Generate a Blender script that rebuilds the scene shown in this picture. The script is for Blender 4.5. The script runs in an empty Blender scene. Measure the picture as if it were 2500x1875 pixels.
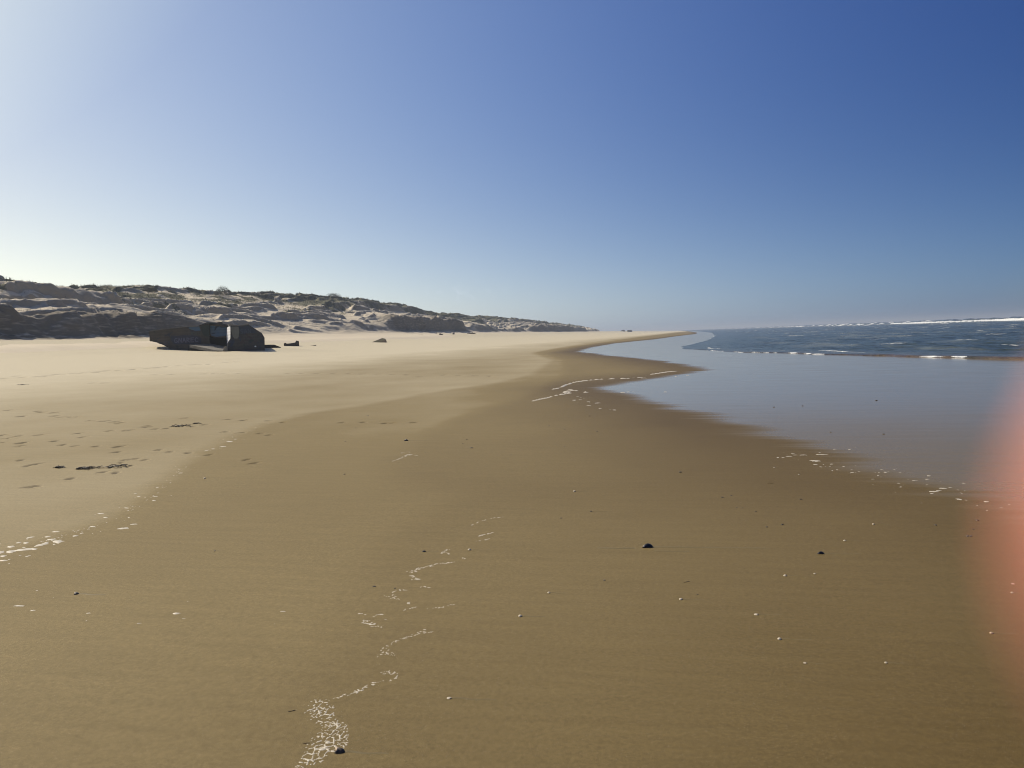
import bpy, bmesh, math, random
import numpy as np
from mathutils import Vector, Matrix
random.seed(7)
C = bpy.context.scene
COL = C.collection

# ------------------------------------------------------------------ camera
EYE = 1.6
ROLL, PITCH, YAW = math.radians(2.2), math.radians(3.53), math.radians(12.0)
F_ = Vector((-math.sin(YAW)*math.cos(PITCH), math.cos(YAW)*math.cos(PITCH), -math.sin(PITCH)))
R0_ = Vector((math.cos(YAW), math.sin(YAW), 0)); U0_ = R0_.cross(F_)
R_ = math.cos(ROLL)*R0_ - math.sin(ROLL)*U0_
U_ = math.sin(ROLL)*R0_ + math.cos(ROLL)*U0_
cam_d = bpy.data.cameras.new('camera'); cam = bpy.data.objects.new('camera', cam_d); COL.objects.link(cam)
cam.matrix_world = Matrix(((R_.x, U_.x, -F_.x, 0), (R_.y, U_.y, -F_.y, 0), (R_.z, U_.z, -F_.z, EYE), (0, 0, 0, 1)))
cam_d.sensor_width = 36; cam_d.lens = 36*1878/2500
cam_d.clip_start = 0.004; cam_d.clip_end = 60000
cam_d.dof.use_dof = True; cam_d.dof.focus_distance = 9.0; cam_d.dof.aperture_fstop = 11.0
C.camera = cam

# ------------------------------------------------------------------ sky, sun, exposure
SUN_EL, SUN_AZ = math.radians(44), math.radians(-72)      # azimuth from +Y (along the beach), negative = inland
world = bpy.data.worlds.new('World'); C.world = world; world.use_nodes = True
wt = world.node_tree; wt.nodes.clear()
wo = wt.nodes.new('ShaderNodeOutputWorld'); wb = wt.nodes.new('ShaderNodeBackground')
sky = wt.nodes.new('ShaderNodeTexSky'); sky.sky_type = 'NISHITA'; sky.sun_disc = False
sky.sun_elevation = SUN_EL; sky.sun_rotation = SUN_AZ
sky.air_density = 1.0; sky.dust_density = 0.6; sky.ozone_density = 2.0; sky.altitude = 0
SDIR = (math.sin(SUN_AZ)*math.cos(SUN_EL), math.cos(SUN_AZ)*math.cos(SUN_EL), math.sin(SUN_EL))
def wm(op, *a, clamp=False):
    n = wt.nodes.new('ShaderNodeMath'); n.operation = op; n.use_clamp = clamp
    for k, v in enumerate(a):
        if isinstance(v, (int, float)): n.inputs[k].default_value = v
        else: wt.links.new(v, n.inputs[k])
    return n.outputs[0]
# colour grade of the sky: exp(polynomial in sun angle g and horizon term e), a real property of the sky's directions
tc = wt.nodes.new('ShaderNodeTexCoord'); sx = wt.nodes.new('ShaderNodeSeparateXYZ'); wt.links.new(tc.outputs['Generated'], sx.inputs[0])
dt = wt.nodes.new('ShaderNodeVectorMath'); dt.operation = 'DOT_PRODUCT'; dt.inputs[1].default_value = SDIR
wt.links.new(tc.outputs['Generated'], dt.inputs[0])
g_ = wm('ADD', dt.outputs['Value'], 0.0, clamp=True)
e_ = wm('EXPONENT', wm('MULTIPLY', wm('MAXIMUM', sx.outputs[2], 0.0), -5.73))
GRADE = ((-2.552, 4.335, -1.097, 3.342, -1.818, -2.109), (-1.579, 2.714, -0.627, 1.701, -0.636, -1.28), (-0.52, 1.772, -0.989, 0.075, 0.69, -0.925))
ss = wt.nodes.new('ShaderNodeSeparateColor'); wt.links.new(sky.outputs[0], ss.inputs[0])
sc_ = wt.nodes.new('ShaderNodeCombineColor')
back = wm('MULTIPLY', wm('MULTIPLY', dt.outputs['Value'], -1.0), 3.0, clamp=True)
gg, ee, ge = wm('MULTIPLY', g_, g_), wm('MULTIPLY', e_, e_), wm('MULTIPLY', g_, e_)
# a faint wisp of cloud low over the dunes
def wdir(az, el):
    az = math.radians(az); el = math.radians(el); return (math.sin(az)*math.cos(el), math.cos(az)*math.cos(el), math.sin(el))
for ci, K in enumerate(GRADE):
    acc = wm('MULTIPLY_ADD', g_, K[1], K[0])
    for t_, k_ in ((gg, K[2]), (e_, K[3]), (ee, K[4]), (ge, K[5])): acc = wm('MULTIPLY_ADD', t_, k_, acc)
    acc = wm('ADD', acc, wm('MULTIPLY', wm('MULTIPLY', wm('POWER', e_, 4.0), g_), (1.3, 1.1, .8)[ci]))     # bright mist low over the beach
    acc = wm('ADD', acc, wm('MULTIPLY', wm('MAXIMUM', wm('SUBTRACT', g_, .77), 0.0), (3.2, 2.8, .9)[ci]))     # white glow round the sun
    far = (-1.15, -.92, -.60)[ci]          # the sky away from the sun, behind the viewer
    acc = wm('ADD', wm('MULTIPLY', acc, wm('SUBTRACT', 1.0, back)), wm('MULTIPLY', back, far))
    wt.links.new(wm('MULTIPLY', ss.outputs[ci], wm('EXPONENT', acc)), sc_.inputs[ci])
azn = wm('ARCTAN2', sx.outputs[0], sx.outputs[1])
cv = wt.nodes.new('ShaderNodeCombineXYZ'); wt.links.new(azn, cv.inputs[0]); wt.links.new(sx.outputs[2], cv.inputs[1])
cn = wt.nodes.new('ShaderNodeTexNoise'); cn.inputs['Scale'].default_value = 75; cn.inputs['Detail'].default_value = 6; cn.inputs['Distortion'].default_value = .6
wt.links.new(cv.outputs[0], cn.inputs['Vector'])
CAZ, CEL = math.radians(-16.0), math.radians(3.3)
q1 = wm('POWER', wm('DIVIDE', wm('SUBTRACT', azn, CAZ), .042), 2.0); q2 = wm('POWER', wm('DIVIDE', wm('SUBTRACT', sx.outputs[2], math.sin(CEL)), .0095), 2.0)
cm = wm('MULTIPLY', wm('EXPONENT', wm('MULTIPLY', wm('ADD', q1, q2), -1.0)), wm('MULTIPLY', wm('SUBTRACT', cn.outputs[0], .50), 4.5, clamp=True))
cmix = wt.nodes.new('ShaderNodeMix'); cmix.data_type = 'RGBA'
wt.links.new(wm('MULTIPLY', cm, .55, clamp=True), cmix.inputs[0]); wt.links.new(sc_.outputs[0], cmix.inputs[6]); cmix.inputs[7].default_value = (7.6, 8.7, 9.6, 1)
wb.inputs['Strength'].default_value = 0.085
wt.links.new(cmix.outputs[2], wb.inputs['Color']); wt.links.new(wb.outputs[0], wo.inputs['Surface'])
sun_d = bpy.data.lights.new('sun', 'SUN'); sun_d.energy = 4.3; sun_d.angle = math.radians(0.55); sun_d.color = (1.0, 0.90, 0.74)
sun = bpy.data.objects.new('sun', sun_d); COL.objects.link(sun)
SD = Vector((math.sin(SUN_AZ)*math.cos(SUN_EL), math.cos(SUN_AZ)*math.cos(SUN_EL), math.sin(SUN_EL)))
sun.rotation_euler = SD.to_track_quat('Z', 'Y').to_euler()
C.view_settings.view_transform = 'Standard'; C.view_settings.look = 'None'
C.view_settings.exposure = 0.0; C.view_settings.gamma = 1
C.cycles.use_denoising = True; C.cycles.filter_width = 1.0

# ------------------------------------------------------------------ terrain functions (plain numpy)
def hsh(i, j, s):
    v = np.sin(i*127.1 + j*311.7 + s*74.7)*43758.5453
    return v - np.floor(v)
def vn(x, y, s=0):
    i = np.floor(x); j = np.floor(y); fx = x-i; fy = y-j
    u = fx*fx*fx*(fx*(fx*6-15)+10); v = fy*fy*fy*(fy*(fy*6-15)+10)
    a = hsh(i, j, s); b = hsh(i+1, j, s); c = hsh(i, j+1, s); d = hsh(i+1, j+1, s)
    return (a+(b-a)*u)*(1-v)+(c+(d-c)*u)*v
def fbm(x, y, s=0, o=4, g=.5):
    t = 0; a = 1; n = 0
    for k in range(o):
        t = t + a*(vn(x*2**k+k*17.3, y*2**k-k*9.1, s+k)*2-1); n += a; a *= g
    return t/n
def sstep(a, b, x):
    t = np.clip((x-a)/(b-a), 0, 1); return t*t*(3-2*t)
def zbase(x, y):
    u = -x
    land = np.interp(u, [0, 4, 8, 14, 24, 36, 46, 52, 57, 62, 75], [0, .02, .06, .16, .45, .95, 1.42, 1.85, 2.45, 3.05, 3.3])
    sea = np.interp(x, [0, 16, 40, 200, 3000], [0, -.09, -.25, -2.5, -6])
    z = np.where(x < 0, land, sea)
    z = z + fbm(x/22, y/34, 3, 3)*.10*sstep(8, 40, u) + fbm(x/5, y/11, 8, 2)*.012*sstep(3, 14, u)
    z = z + .32*np.exp(-((x+38.6)/3.6)**2-((y-70.6)/2.6)**2)      # sand banked against the bunker
    return z

# ------------------------------------------------------------------ measured positions (metres; x to sea, y along beach)
FOOT = [(-28.23, 27.79), (-28.05, 30.1), (-28.33, 30.75), (-28.21, 31.0), (-28.33, 31.61), (-28.22, 32.09), (-28.19, 32.43), (-28.09, 33.04), (-28.14, 33.62), (-28.41, 34.4), (-28.04, 34.79), (-28.02, 35.47), (-28.19, 36.1), (-27.96, 36.62), (-28.18, 37.72), (-28.29, 38.13), (-28.35, 38.89), (-28.39, 40.0), (-28.3, 41.22), (-28.3, 41.92), (-27.8, 42.28), (-28.13, 44.69), (-28.15, 45.76), (-29.22, 29.56), (-28.24, 29.04), (-28.03, 29.6), (-23.93, 31.99), (-23.32, 32.33), (-21.88, 32.81), (-21.46, 33.02), (-20.91, 32.89), (-20.14, 33.02), (-22.31, 26.03), (-21.81, 26.12), (-15.43, 16.14), (-15.17, 15.99), (-14.77, 15.93), (-14.17, 15.31), (-13.77, 15.13), (-13.48, 15.1), (-12.4, 14.42), (-12.0, 14.29), (-11.59, 14.11), (-11.31, 13.9), (-16.47, 16.31), (-14.92, 15.1), (-10.52, 12.62), (-10.22, 12.72), (-10.17, 12.76), (-10.31, 13.43), (-10.16, 13.24), (-9.78, 12.95), (-9.5, 13.35), (-9.47, 13.77), (-9.26, 13.35), (-9.19, 13.67), (-10.45, 14.87), (-9.27, 14.58), (-8.8, 14.42), (-8.07, 12.61), (-7.67, 12.5), (-12.28, 11.98), (-11.76, 11.6), (-11.81, 11.86), (-11.51, 12.07), (-10.87, 12.27), (-10.36, 11.78), (-11.35, 11.01), (-10.91, 11.01), (-10.61, 10.7), (-10.49, 11.27), (-9.94, 10.86), (-9.6, 10.73), (-9.2, 10.71), (-8.77, 10.7), (-8.39, 10.18), (-7.84, 10.43), (-7.52, 10.25), (-7.14, 10.16), (-6.68, 10.0), (-9.3, 9.34), (-8.77, 8.93), (-8.75, 9.08), (-7.54, 8.87), (-7.42, 8.9), (-7.57, 9.28), (-7.68, 9.5), (-7.59, 9.58), (-7.37, 9.5), (-7.21, 8.99), (-7.05, 8.52), (-7.27, 8.55), (-7.35, 8.1), (-7.45, 7.58), (-7.39, 7.6), (-9.59, 13.04), (-8.19, 14.35), (-7.71, 14.07), (-6.41, 13.98), (-5.97, 14.03), (-5.44, 13.86), (-5.3, 13.87), (-4.91, 13.96), (-7.23, 12.38), (-6.94, 12.17), (-5.83, 9.59), (-5.56, 9.33), (-17.69, 33.28), (-17.02, 33.28), (-16.25, 33.17), (-15.43, 33.08), (-14.69, 33.1), (-13.89, 32.87), (-12.96, 32.47), (-12.17, 32.12), (-11.34, 31.68), (-10.2, 30.05), (-9.47, 31.03), (-8.68, 30.51), (-7.95, 30.48), (-7.25, 29.93)]
DEB = [
  ('mussel', -0.23, 5.7, 0.084),
  ('shell', -1.03, 7.69, 0.038),
  ('pebble', -0.77, 6.82, 0.026),
  ('dark', -1.0, 6.55, 0.022),
  ('shell', -0.8, 4.62, 0.026),
  ('dark', -0.48, 4.9, 0.019),
  ('stick', 0.04, 4.92, 0.038),
  ('shell2', -0.0, 4.59, 0.030),
  ('dark', 0.1, 4.69, 0.013),
  ('flat', 0.41, 4.39, 0.029),
  ('dark', 0.41, 7.48, 0.028),
  ('dark', 0.5, 7.56, 0.020),
  ('dark', 0.51, 7.04, 0.019),
  ('dark', 0.56, 7.04, 0.015),
  ('dark', 0.66, 6.91, 0.018),
  ('dark', 0.69, 6.37, 0.023),
  ('dark', 0.42, 5.25, 0.011),
  ('shell', 1.52, 6.52, 0.027),
  ('shell', 1.2, 6.0, 0.028),
  ('mussel2', 0.97, 5.64, 0.050),
  ('shell', 0.66, 5.11, 0.030),
  ('shell2', 0.85, 5.17, 0.022),
  ('dark', 0.82, 6.46, 0.027),
  ('dark', 1.98, 6.53, 0.026),
  ('clump', 2.11, 6.2, 0.044),
  ('dark', 2.21, 6.42, 0.019),
  ('dark', 2.34, 6.71, 0.030),
  ('flat', 1.97, 5.09, 0.023),
  ('shell', 1.9, 4.92, 0.023),
  ('dark', 1.11, 7.43, 0.027),
  ('shell3', 1.08, 9.11, 0.024),
  ('shell3', 1.28, 8.68, 0.022),
  ('dark', 4.09, 17.19, 0.051),
  ('dark', 2.49, 16.25, 0.041),
  ('dark', 1.92, 16.08, 0.041),
  ('dark', 2.26, 12.19, 0.031),
  ('dark', 2.93, 11.93, 0.036),
  ('shell2', 0.49, 4.05, 0.029),
  ('flat', 0.57, 3.77, 0.019),
  ('shell2', 0.94, 3.82, 0.021),
  ('shell2', 1.55, 4.26, 0.027),
  ('pebble', -3.55, 5.3, 0.020),
  ('pebble', -3.89, 4.26, 0.039),
  ('mussel2', -1.88, 5.43, 0.032),
  ('shell', -1.55, 5.51, 0.035),
  ('dark', -1.95, 4.62, 0.022),
  ('pebble', -1.8, 4.6, 0.016),
  ('shell2', -0.9, 4.21, 0.032),
  ('flat', -1.02, 3.19, 0.024),
  ('rock', -1.32, 2.7, 0.032),
  ('mussel2', -4.18, 11.46, 0.071),
  ('dark', -2.9, 10.67, 0.048),
  ('dark', -3.93, 8.57, 0.030),
  ('dark', -6.38, 15.23, 0.035),
  ('shell3', -5.58, 8.22, 0.035),
  ('dark', -3.22, 11.57, 0.026),
  ('dark', -3.16, 11.13, 0.025),
  ('dark', -2.18, 10.03, 0.022),
  ('dark', 0.03, 8.79, 0.042),
  ('stick', 0.93, 8.19, 0.051),
  ('dark', -3.45, 10.21, 0.023),
  ('dark', -3.46, 10.21, 0.017),
  ('stick', -1.67, 2.98, 0.027),
  ('stick', -1.48, 2.74, 0.024),
  ('dark', -5.17, 11.37, 0.026),
  ('dark', -5.75, 13.12, 0.030),
  ('dark', -1.63, 14.77, 0.040),
  ('dark', -2.18, 13.25, 0.029),
  ('dark', -1.84, 12.77, 0.035),
  ('dark', -1.56, 10.76, 0.023),
  ('dark', -1.26, 12.42, 0.033),
]
LACE = [
  [ (-1.44, 2.55, 0.022), (-1.42, 2.61, 0.035), (-1.4, 2.67, 0.055), (-1.39, 2.75, 0.069), (-1.4, 2.83, 0.061), (-1.42, 2.89, 0.045), (-1.4, 2.9, 0.017) ],
  [ (-1.38, 2.87, 0.010), (-1.34, 2.81, 0.012), (-1.31, 2.73, 0.008) ],
  [ (-1.46, 2.89, 0.024), (-1.51, 2.95, 0.046), (-1.55, 3.0, 0.054), (-1.58, 3.05, 0.044), (-1.56, 3.09, 0.015) ],
  [ (-1.54, 3.1, 0.011), (-1.51, 3.14, 0.015), (-1.47, 3.18, 0.019), (-1.44, 3.23, 0.021), (-1.42, 3.27, 0.023), (-1.4, 3.3, 0.013) ],
  [ (-1.38, 3.32, 0.008), (-1.35, 3.32, 0.010), (-1.33, 3.35, 0.008), (-1.33, 3.38, 0.004) ],
  [ (-1.41, 3.4, 0.016), (-1.39, 3.41, 0.020), (-1.34, 3.39, 0.010) ],
  [ (-1.51, 3.59, 0.017), (-1.48, 3.63, 0.029), (-1.44, 3.61, 0.019) ],
  [ (-1.52, 3.66, 0.017), (-1.51, 3.72, 0.015), (-1.49, 3.76, 0.013), (-1.45, 3.83, 0.013), (-1.41, 3.88, 0.020), (-1.38, 3.92, 0.033), (-1.34, 3.92, 0.015) ],
  [ (-1.79, 4.04, 0.012), (-1.75, 4.01, 0.028), (-1.7, 3.98, 0.025), (-1.64, 3.95, 0.009) ],
  [ (-1.75, 4.1, 0.009), (-1.73, 4.13, 0.012), (-1.7, 4.15, 0.007) ],
  [ (-1.85, 4.14, 0.007), (-1.81, 4.13, 0.007) ],
  [ (-1.62, 4.21, 0.010), (-1.59, 4.25, 0.012), (-1.55, 4.28, 0.005) ],
  [ (-1.47, 4.27, 0.007), (-1.4, 4.29, 0.010), (-1.35, 4.34, 0.010), (-1.33, 4.34, 0.012) ],
  [ (-1.8, 4.45, 0.015), (-1.78, 4.47, 0.031), (-1.71, 4.4, 0.013) ],
  [ (-1.79, 4.52, 0.008), (-1.76, 4.57, 0.016), (-1.71, 4.58, 0.010) ],
  [ (-1.66, 4.63, 0.005), (-1.62, 4.65, 0.008), (-1.58, 4.64, 0.005) ],
  [ (-1.66, 4.38, 0.007), (-1.63, 4.35, 0.015), (-1.61, 4.34, 0.007) ],
  [ (-1.85, 4.95, 0.011), (-1.8, 4.96, 0.034), (-1.78, 5.02, 0.020), (-1.73, 5.08, 0.017), (-1.68, 5.14, 0.020), (-1.63, 5.17, 0.017), (-1.58, 5.19, 0.009) ],
  [ (-1.78, 4.87, 0.014), (-1.74, 4.8, 0.019), (-1.7, 4.79, 0.008) ],
  [ (-1.57, 5.28, 0.006), (-1.54, 5.3, 0.015), (-1.5, 5.28, 0.006) ],
  [ (-1.73, 5.41, 0.012), (-1.72, 5.49, 0.018), (-1.7, 5.51, 0.009) ],
  [ (-1.72, 5.44, 0.006), (-1.67, 5.39, 0.009) ],
  [ (-1.73, 6.25, 0.007), (-1.68, 6.4, 0.011), (-1.61, 6.51, 0.011), (-1.52, 6.56, 0.007) ],
  [ (-1.59, 5.89, 0.010), (-1.52, 5.99, 0.020), (-1.48, 6.03, 0.010) ],
  [ (-1.55, 5.75, 0.013), (-1.5, 5.8, 0.016), (-1.47, 5.86, 0.006) ],
  [ (-3.68, 9.52, 0.011), (-3.65, 9.72, 0.028), (-3.66, 10.07, 0.034), (-3.49, 10.0, 0.011) ],
  [ (-3.81, 10.22, 0.017), (-3.74, 10.29, 0.035), (-3.67, 10.33, 0.012) ],
]
LINE = [
  [ (-3.5, 22.07, 0.018), (-3.4, 22.53, 0.049), (-3.34, 24.09, 0.045), (-3.26, 25.05, 0.040), (-3.06, 25.61, 0.041), (-2.77, 26.16, 0.042), (-2.46, 26.5, 0.035), (-2.04, 26.59, 0.036), (-1.66, 26.69, 0.043), (-1.57, 26.66, 0.014) ],
  [ (-0.93, 28.65, 0.023), (-0.64, 29.35, 0.047), (-0.35, 30.09, 0.056), (-0.04, 30.56, 0.049), (0.11, 30.8, 0.016) ],
  [ (-3.23, 21.54, 0.023), (-3.0, 21.19, 0.046), (-2.82, 21.15, 0.023) ],
  [ (-3.13, 21.98, 0.024), (-2.88, 21.61, 0.046), (-2.71, 21.42, 0.017) ],
  [ (-2.99, 20.76, 0.011), (-2.84, 20.72, 0.039), (-2.7, 20.28, 0.011) ],
  [ (-2.42, 20.77, 0.017), (-2.33, 20.75, 0.033), (-2.25, 20.73, 0.011) ],
  [ (-3.08, 19.83, 0.021), (-2.91, 20.19, 0.033), (-2.8, 20.57, 0.017) ],
  [ (-3.4, 18.22, 0.015), (-3.31, 18.66, 0.030), (-3.18, 19.1, 0.026), (-3.09, 19.58, 0.016) ],
]
FLECK = [(-5.32, 5.08, 0.047, 5), (-5.25, 5.11, 0.055, 5), (-5.19, 5.17, 0.086, 5), (-5.13, 5.2, 0.054, 3), (-5.16, 5.32, 0.055, 6), (-5.17, 5.38, 0.032, 4), (-5.1, 5.43, 0.071, 5), (-5.38, 5.24, 0.048, 3), (-5.35, 5.36, 0.032, 3), (-5.46, 5.52, 0.041, 3), (-5.32, 5.56, 0.041, 2), (-5.21, 5.48, 0.056, 2), (-5.39, 5.72, 0.042, 2), (-5.09, 5.61, 0.04, 2), (-5.18, 5.92, 0.034, 2), (-5.33, 6.26, 0.026, 1.5), (-4.84, 5.89, 0.057, 4), (-4.85, 6.04, 0.037, 2), (-5.5, 6.4, 0.04, 1.5), (-5.41, 6.65, 0.037, 1), (-5.09, 6.28, 0.017, 2), (-5.2, 4.99, 0.031, 5), (-5.09, 4.88, 0.045, 2), (-5.42, 5.36, 0.032, 2), (-7.21, 11.36, 0.064, 2), (-6.98, 10.81, 0.055, 2), (-6.99, 10.56, 0.04, 1.5), (-7.28, 11.65, 0.037, 1), (-6.99, 10.39, 0.04, 1), (-6.14, 8.55, 0.034, 1.5), (-6.36, 8.98, 0.018, 2), (-5.81, 7.66, 0.026, 1), (-5.68, 7.18, 0.024, 1.2), (-5.83, 7.32, 0.02, 1.5), (-5.49, 7.2, 0.029, 1.2), (-5.36, 7.0, 0.033, 1), (-4.09, 4.01, 0.043, 2), (-3.93, 3.95, 0.018, 2), (-3.53, 3.95, 0.017, 2), (-2.97, 4.01, 0.043, 3), (-2.87, 3.94, 0.016, 1), (-2.33, 4.12, 0.02, 2), (-1.66, 4.07, 0.012, 1), (-2.44, 19.45, 0.042, 1.2), (-2.31, 19.06, 0.031, 1.2), (-2.39, 18.38, 0.079, 1.5), (-2.27, 18.59, 0.05, 1), (-2.22, 18.93, 0.03, 1), (-1.99, 17.88, 0.057, 1.5), (-1.75, 17.53, 0.084, 1.5), (-1.89, 16.97, 0.055, 1), (-1.57, 16.28, 0.052, 1), (-1.24, 15.9, 0.059, 2), (-1.37, 20.54, 0.088, 1), (-0.26, 20.43, 0.065, 1.5), (-1.23, 20.64, 0.055, 1), (0.03, 27.26, 0.073, 1), (0.43, 27.86, 0.089, 1), (-1.2, 26.99, 0.144, 1), (-1.07, 26.71, 0.114, 1), (1.21, 9.83, 0.026, 2), (1.27, 9.83, 0.021, 1.5), (1.35, 9.92, 0.043, 1.5), (1.44, 10.02, 0.032, 1), (1.53, 10.02, 0.049, 1.5), (1.75, 10.05, 0.087, 1.2), (1.6, 9.59, 0.072, 2.5), (1.56, 9.33, 0.03, 1.5), (1.59, 9.17, 0.02, 1.5), (1.74, 9.36, 0.03, 1.5), (1.73, 8.99, 0.019, 1), (1.85, 8.82, 0.024, 1.5), (1.88, 8.99, 0.015, 1), (1.93, 8.87, 0.015, 1), (1.84, 9.2, 0.02, 1), (1.67, 8.94, 0.015, 1.5), (2.19, 9.0, 0.02, 1), (2.19, 8.85, 0.029, 1.5), (2.32, 9.0, 0.015, 1.5), (2.33, 8.83, 0.015, 1), (2.07, 8.65, 0.019, 1), (1.97, 8.45, 0.018, 1), (2.12, 8.82, 0.014, 1), (2.16, 8.24, 0.018, 1.5), (2.13, 8.05, 0.018, 1.5), (2.35, 8.39, 0.032, 1), (2.56, 8.65, 0.034, 1.2), (2.49, 8.46, 0.028, 1.5), (2.49, 8.0, 0.04, 2.5), (2.36, 7.84, 0.048, 3), (2.42, 7.89, 0.035, 1.5), (2.32, 7.75, 0.03, 1), (2.57, 8.05, 0.018, 1.5), (2.6, 7.93, 0.013, 1.5), (2.47, 7.51, 0.034, 2.5), (2.76, 8.26, 0.023, 1), (2.66, 7.42, 0.038, 2), (2.8, 7.31, 0.017, 1), (2.69, 7.18, 0.02, 1), (1.99, 10.49, 0.028, 1), (2.17, 10.48, 0.028, 1), (1.43, 10.15, 0.027, 1)]
WPOS = [(-8.2, 8.82), (-7.73, 8.76), (-7.49, 8.9), (-9.57, 13.37), (-9.48, 13.78), (-24.4, 24.81)]

# ------------------------------------------------------------------ helpers
def tag(o, label=None, cat=None, group=None, kind=None):
    if label: o['label'] = label
    if cat: o['category'] = cat
    if group: o['group'] = group
    if kind: o['kind'] = kind
    return o
def mesh_obj(name, V, Fc, m, parent=None, smooth=False):
    me = bpy.data.meshes.new(name); me.from_pydata([tuple(float(q) for q in v) for v in V], [], [tuple(int(q) for q in f) for f in Fc]); me.update()
    if m: me.materials.append(m)
    if smooth: me.polygons.foreach_set('use_smooth', np.ones(len(me.polygons), bool))
    o = bpy.data.objects.new(name, me); COL.objects.link(o)
    if parent: o.parent = parent
    return o
def big_mesh(name, V, Q, m, attrs=None, smooth=True):
    me = bpy.data.meshes.new(name); V = np.asarray(V, np.float32); Q = np.asarray(Q, np.int32)
    me.vertices.add(len(V)); me.vertices.foreach_set('co', V.ravel())
    k = Q.shape[1]
    me.loops.add(Q.size); me.loops.foreach_set('vertex_index', Q.ravel())
    me.polygons.add(len(Q)); me.polygons.foreach_set('loop_start', np.arange(0, Q.size, k, dtype=np.int32))
    me.polygons.foreach_set('loop_total', np.full(len(Q), k, np.int32))
    me.update(calc_edges=True)
    if smooth: me.polygons.foreach_set('use_smooth', np.ones(len(Q), bool))
    for n, a in (attrs or {}).items():
        at = me.attributes.new(n, 'FLOAT', 'POINT'); at.data.foreach_set('value', np.asarray(a, np.float32).ravel())
    me.materials.append(m); me.validate()
    o = bpy.data.objects.new(name, me); COL.objects.link(o); return o
def grid_quads(nr, nc):
    i = np.arange(nr-1)[:, None]*nc + np.arange(nc-1)[None, :]
    return np.stack([i, i+1, i+nc+1, i+nc], -1).reshape(-1, 4)
def empty(name, loc, rz=0):
    o = bpy.data.objects.new(name, None); COL.objects.link(o); o.location = loc; o.rotation_euler = (0, 0, rz); o.empty_display_size = .1; return o

class NT:
    """small node helper"""
    def __init__(s, name):
        s.m = bpy.data.materials.new(name); s.m.use_nodes = True; s.t = s.m.node_tree
        s.p = s.t.nodes['Principled BSDF']; s.tc = s.t.nodes.new('ShaderNodeTexCoord')
        s.obj = s.tc.outputs['Object']
    def put(s, n, k, v):
        if isinstance(v, bpy.types.NodeSocket): s.t.links.new(v, n.inputs[k])
        elif isinstance(v, (tuple, list)) and len(v) == 3 and n.inputs[k].type == 'RGBA': n.inputs[k].default_value = (*v, 1)
        else: n.inputs[k].default_value = v
    def math(s, op, *a, clamp=False):
        n = s.t.nodes.new('ShaderNodeMath'); n.operation = op; n.use_clamp = clamp
        for k, v in enumerate(a): s.put(n, k, v)
        return n.outputs[0]
    def scl(s, v, src=None):
        n = s.t.nodes.new('ShaderNodeMapping'); n.inputs['Scale'].default_value = v; s.put(n, 'Vector', src or s.obj); return n.outputs[0]
    def noise(s, scale, detail=3, vec=None, dist=0, rough=.5):
        n = s.t.nodes.new('ShaderNodeTexNoise'); s.put(n, 'Vector', vec or s.obj)
        n.inputs['Scale'].default_value = scale; n.inputs['Detail'].default_value = detail; n.inputs['Distortion'].default_value = dist; n.inputs['Roughness'].default_value = rough
        return n.outputs[0]
    def voro(s, scale, vec=None, feature='F1'):
        n = s.t.nodes.new('ShaderNodeTexVoronoi'); n.feature = feature; s.put(n, 'Vector', vec or s.obj); n.inputs['Scale'].default_value = scale; return n
    def ramp(s, v, a, b):
        n = s.t.nodes.new('ShaderNodeMapRange'); n.clamp = True; s.put(n, 0, v); n.inputs[1].default_value = a; n.inputs[2].default_value = b; return n.outputs[0]
    def mix(s, f, a, b, mode='MIX'):
        n = s.t.nodes.new('ShaderNodeMix'); n.data_type = 'RGBA'; n.blend_type = mode
        s.put(n, 0, f); s.put(n, 6, a); s.put(n, 7, b); return n.outputs[2]
    def attr(s, name):
        n = s.t.nodes.new('ShaderNodeAttribute'); n.attribute_name = name; return n.outputs['Fac']
    def bump(s, h, strength, dist, nrm=None):
        n = s.t.nodes.new('ShaderNodeBump'); s.put(n, 'Height', h); s.put(n, 'Strength', strength); n.inputs['Distance'].default_value = dist
        if nrm is not None: s.put(n, 'Normal', nrm)
        return n.outputs[0]
    def set(s, **k):
        for a, v in k.items(): s.put(s.p, a.replace('_', ' '), v)
        return s.m
def simple(name, col, rough=.7, nscale=30, var=.3, bump=.2, bdist=.01, spec=.5):
    n = NT(name); f = n.noise(nscale, 5)
    c = n.mix(f, tuple(x*(1-var) for x in col), tuple(min(1, x*(1+var)) for x in col))
    n.put(n.p, 'Specular IOR Level', spec)
    return n.set(Base_Color=c, Roughness=rough, Normal=n.bump(n.noise(nscale*3, 4), bump, bdist))

# ------------------------------------------------------------------ water lines (metres)
FILM = [(5.5, -400), (5.0, -20), (3.9, 1), (3.1, 5), (2.73, 6.86), (2.65, 7.47), (2.31, 8.04), (1.92, 8.79), (1.56, 10.56), (0.96, 12.76), (0, 15.82), (-.94, 18.35), (-2.08, 21.12), (-2.47, 22.62), (-1.88, 24.43), (-.66, 26.8), (.48, 29.45), (1.3, 31.21), (-.14, 37.75), (-2.04, 45.68), (-3.92, 51.59), (-8.36, 66.25), (-9.13, 85), (-8.41, 111), (-3.57, 152.6), (.47, 208.8), (8.2, 297.7), (12, 450), (16, 900), (20, 40000)]
SEA = [(26, -400), (20, 0), (15.2, 28), (13.42, 33.7), (12.5, 35.2), (11.06, 38.3), (7.77, 44.8), (6.21, 49.4), (4.1, 53.3), (2.22, 59.6), (.48, 68.4), (.87, 78.5), (1.96, 88.2), (4.14, 110.7), (6.6, 145), (9.0, 180), (12, 245), (16, 340), (20, 600), (24, 1000), (28, 40000)]
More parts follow.
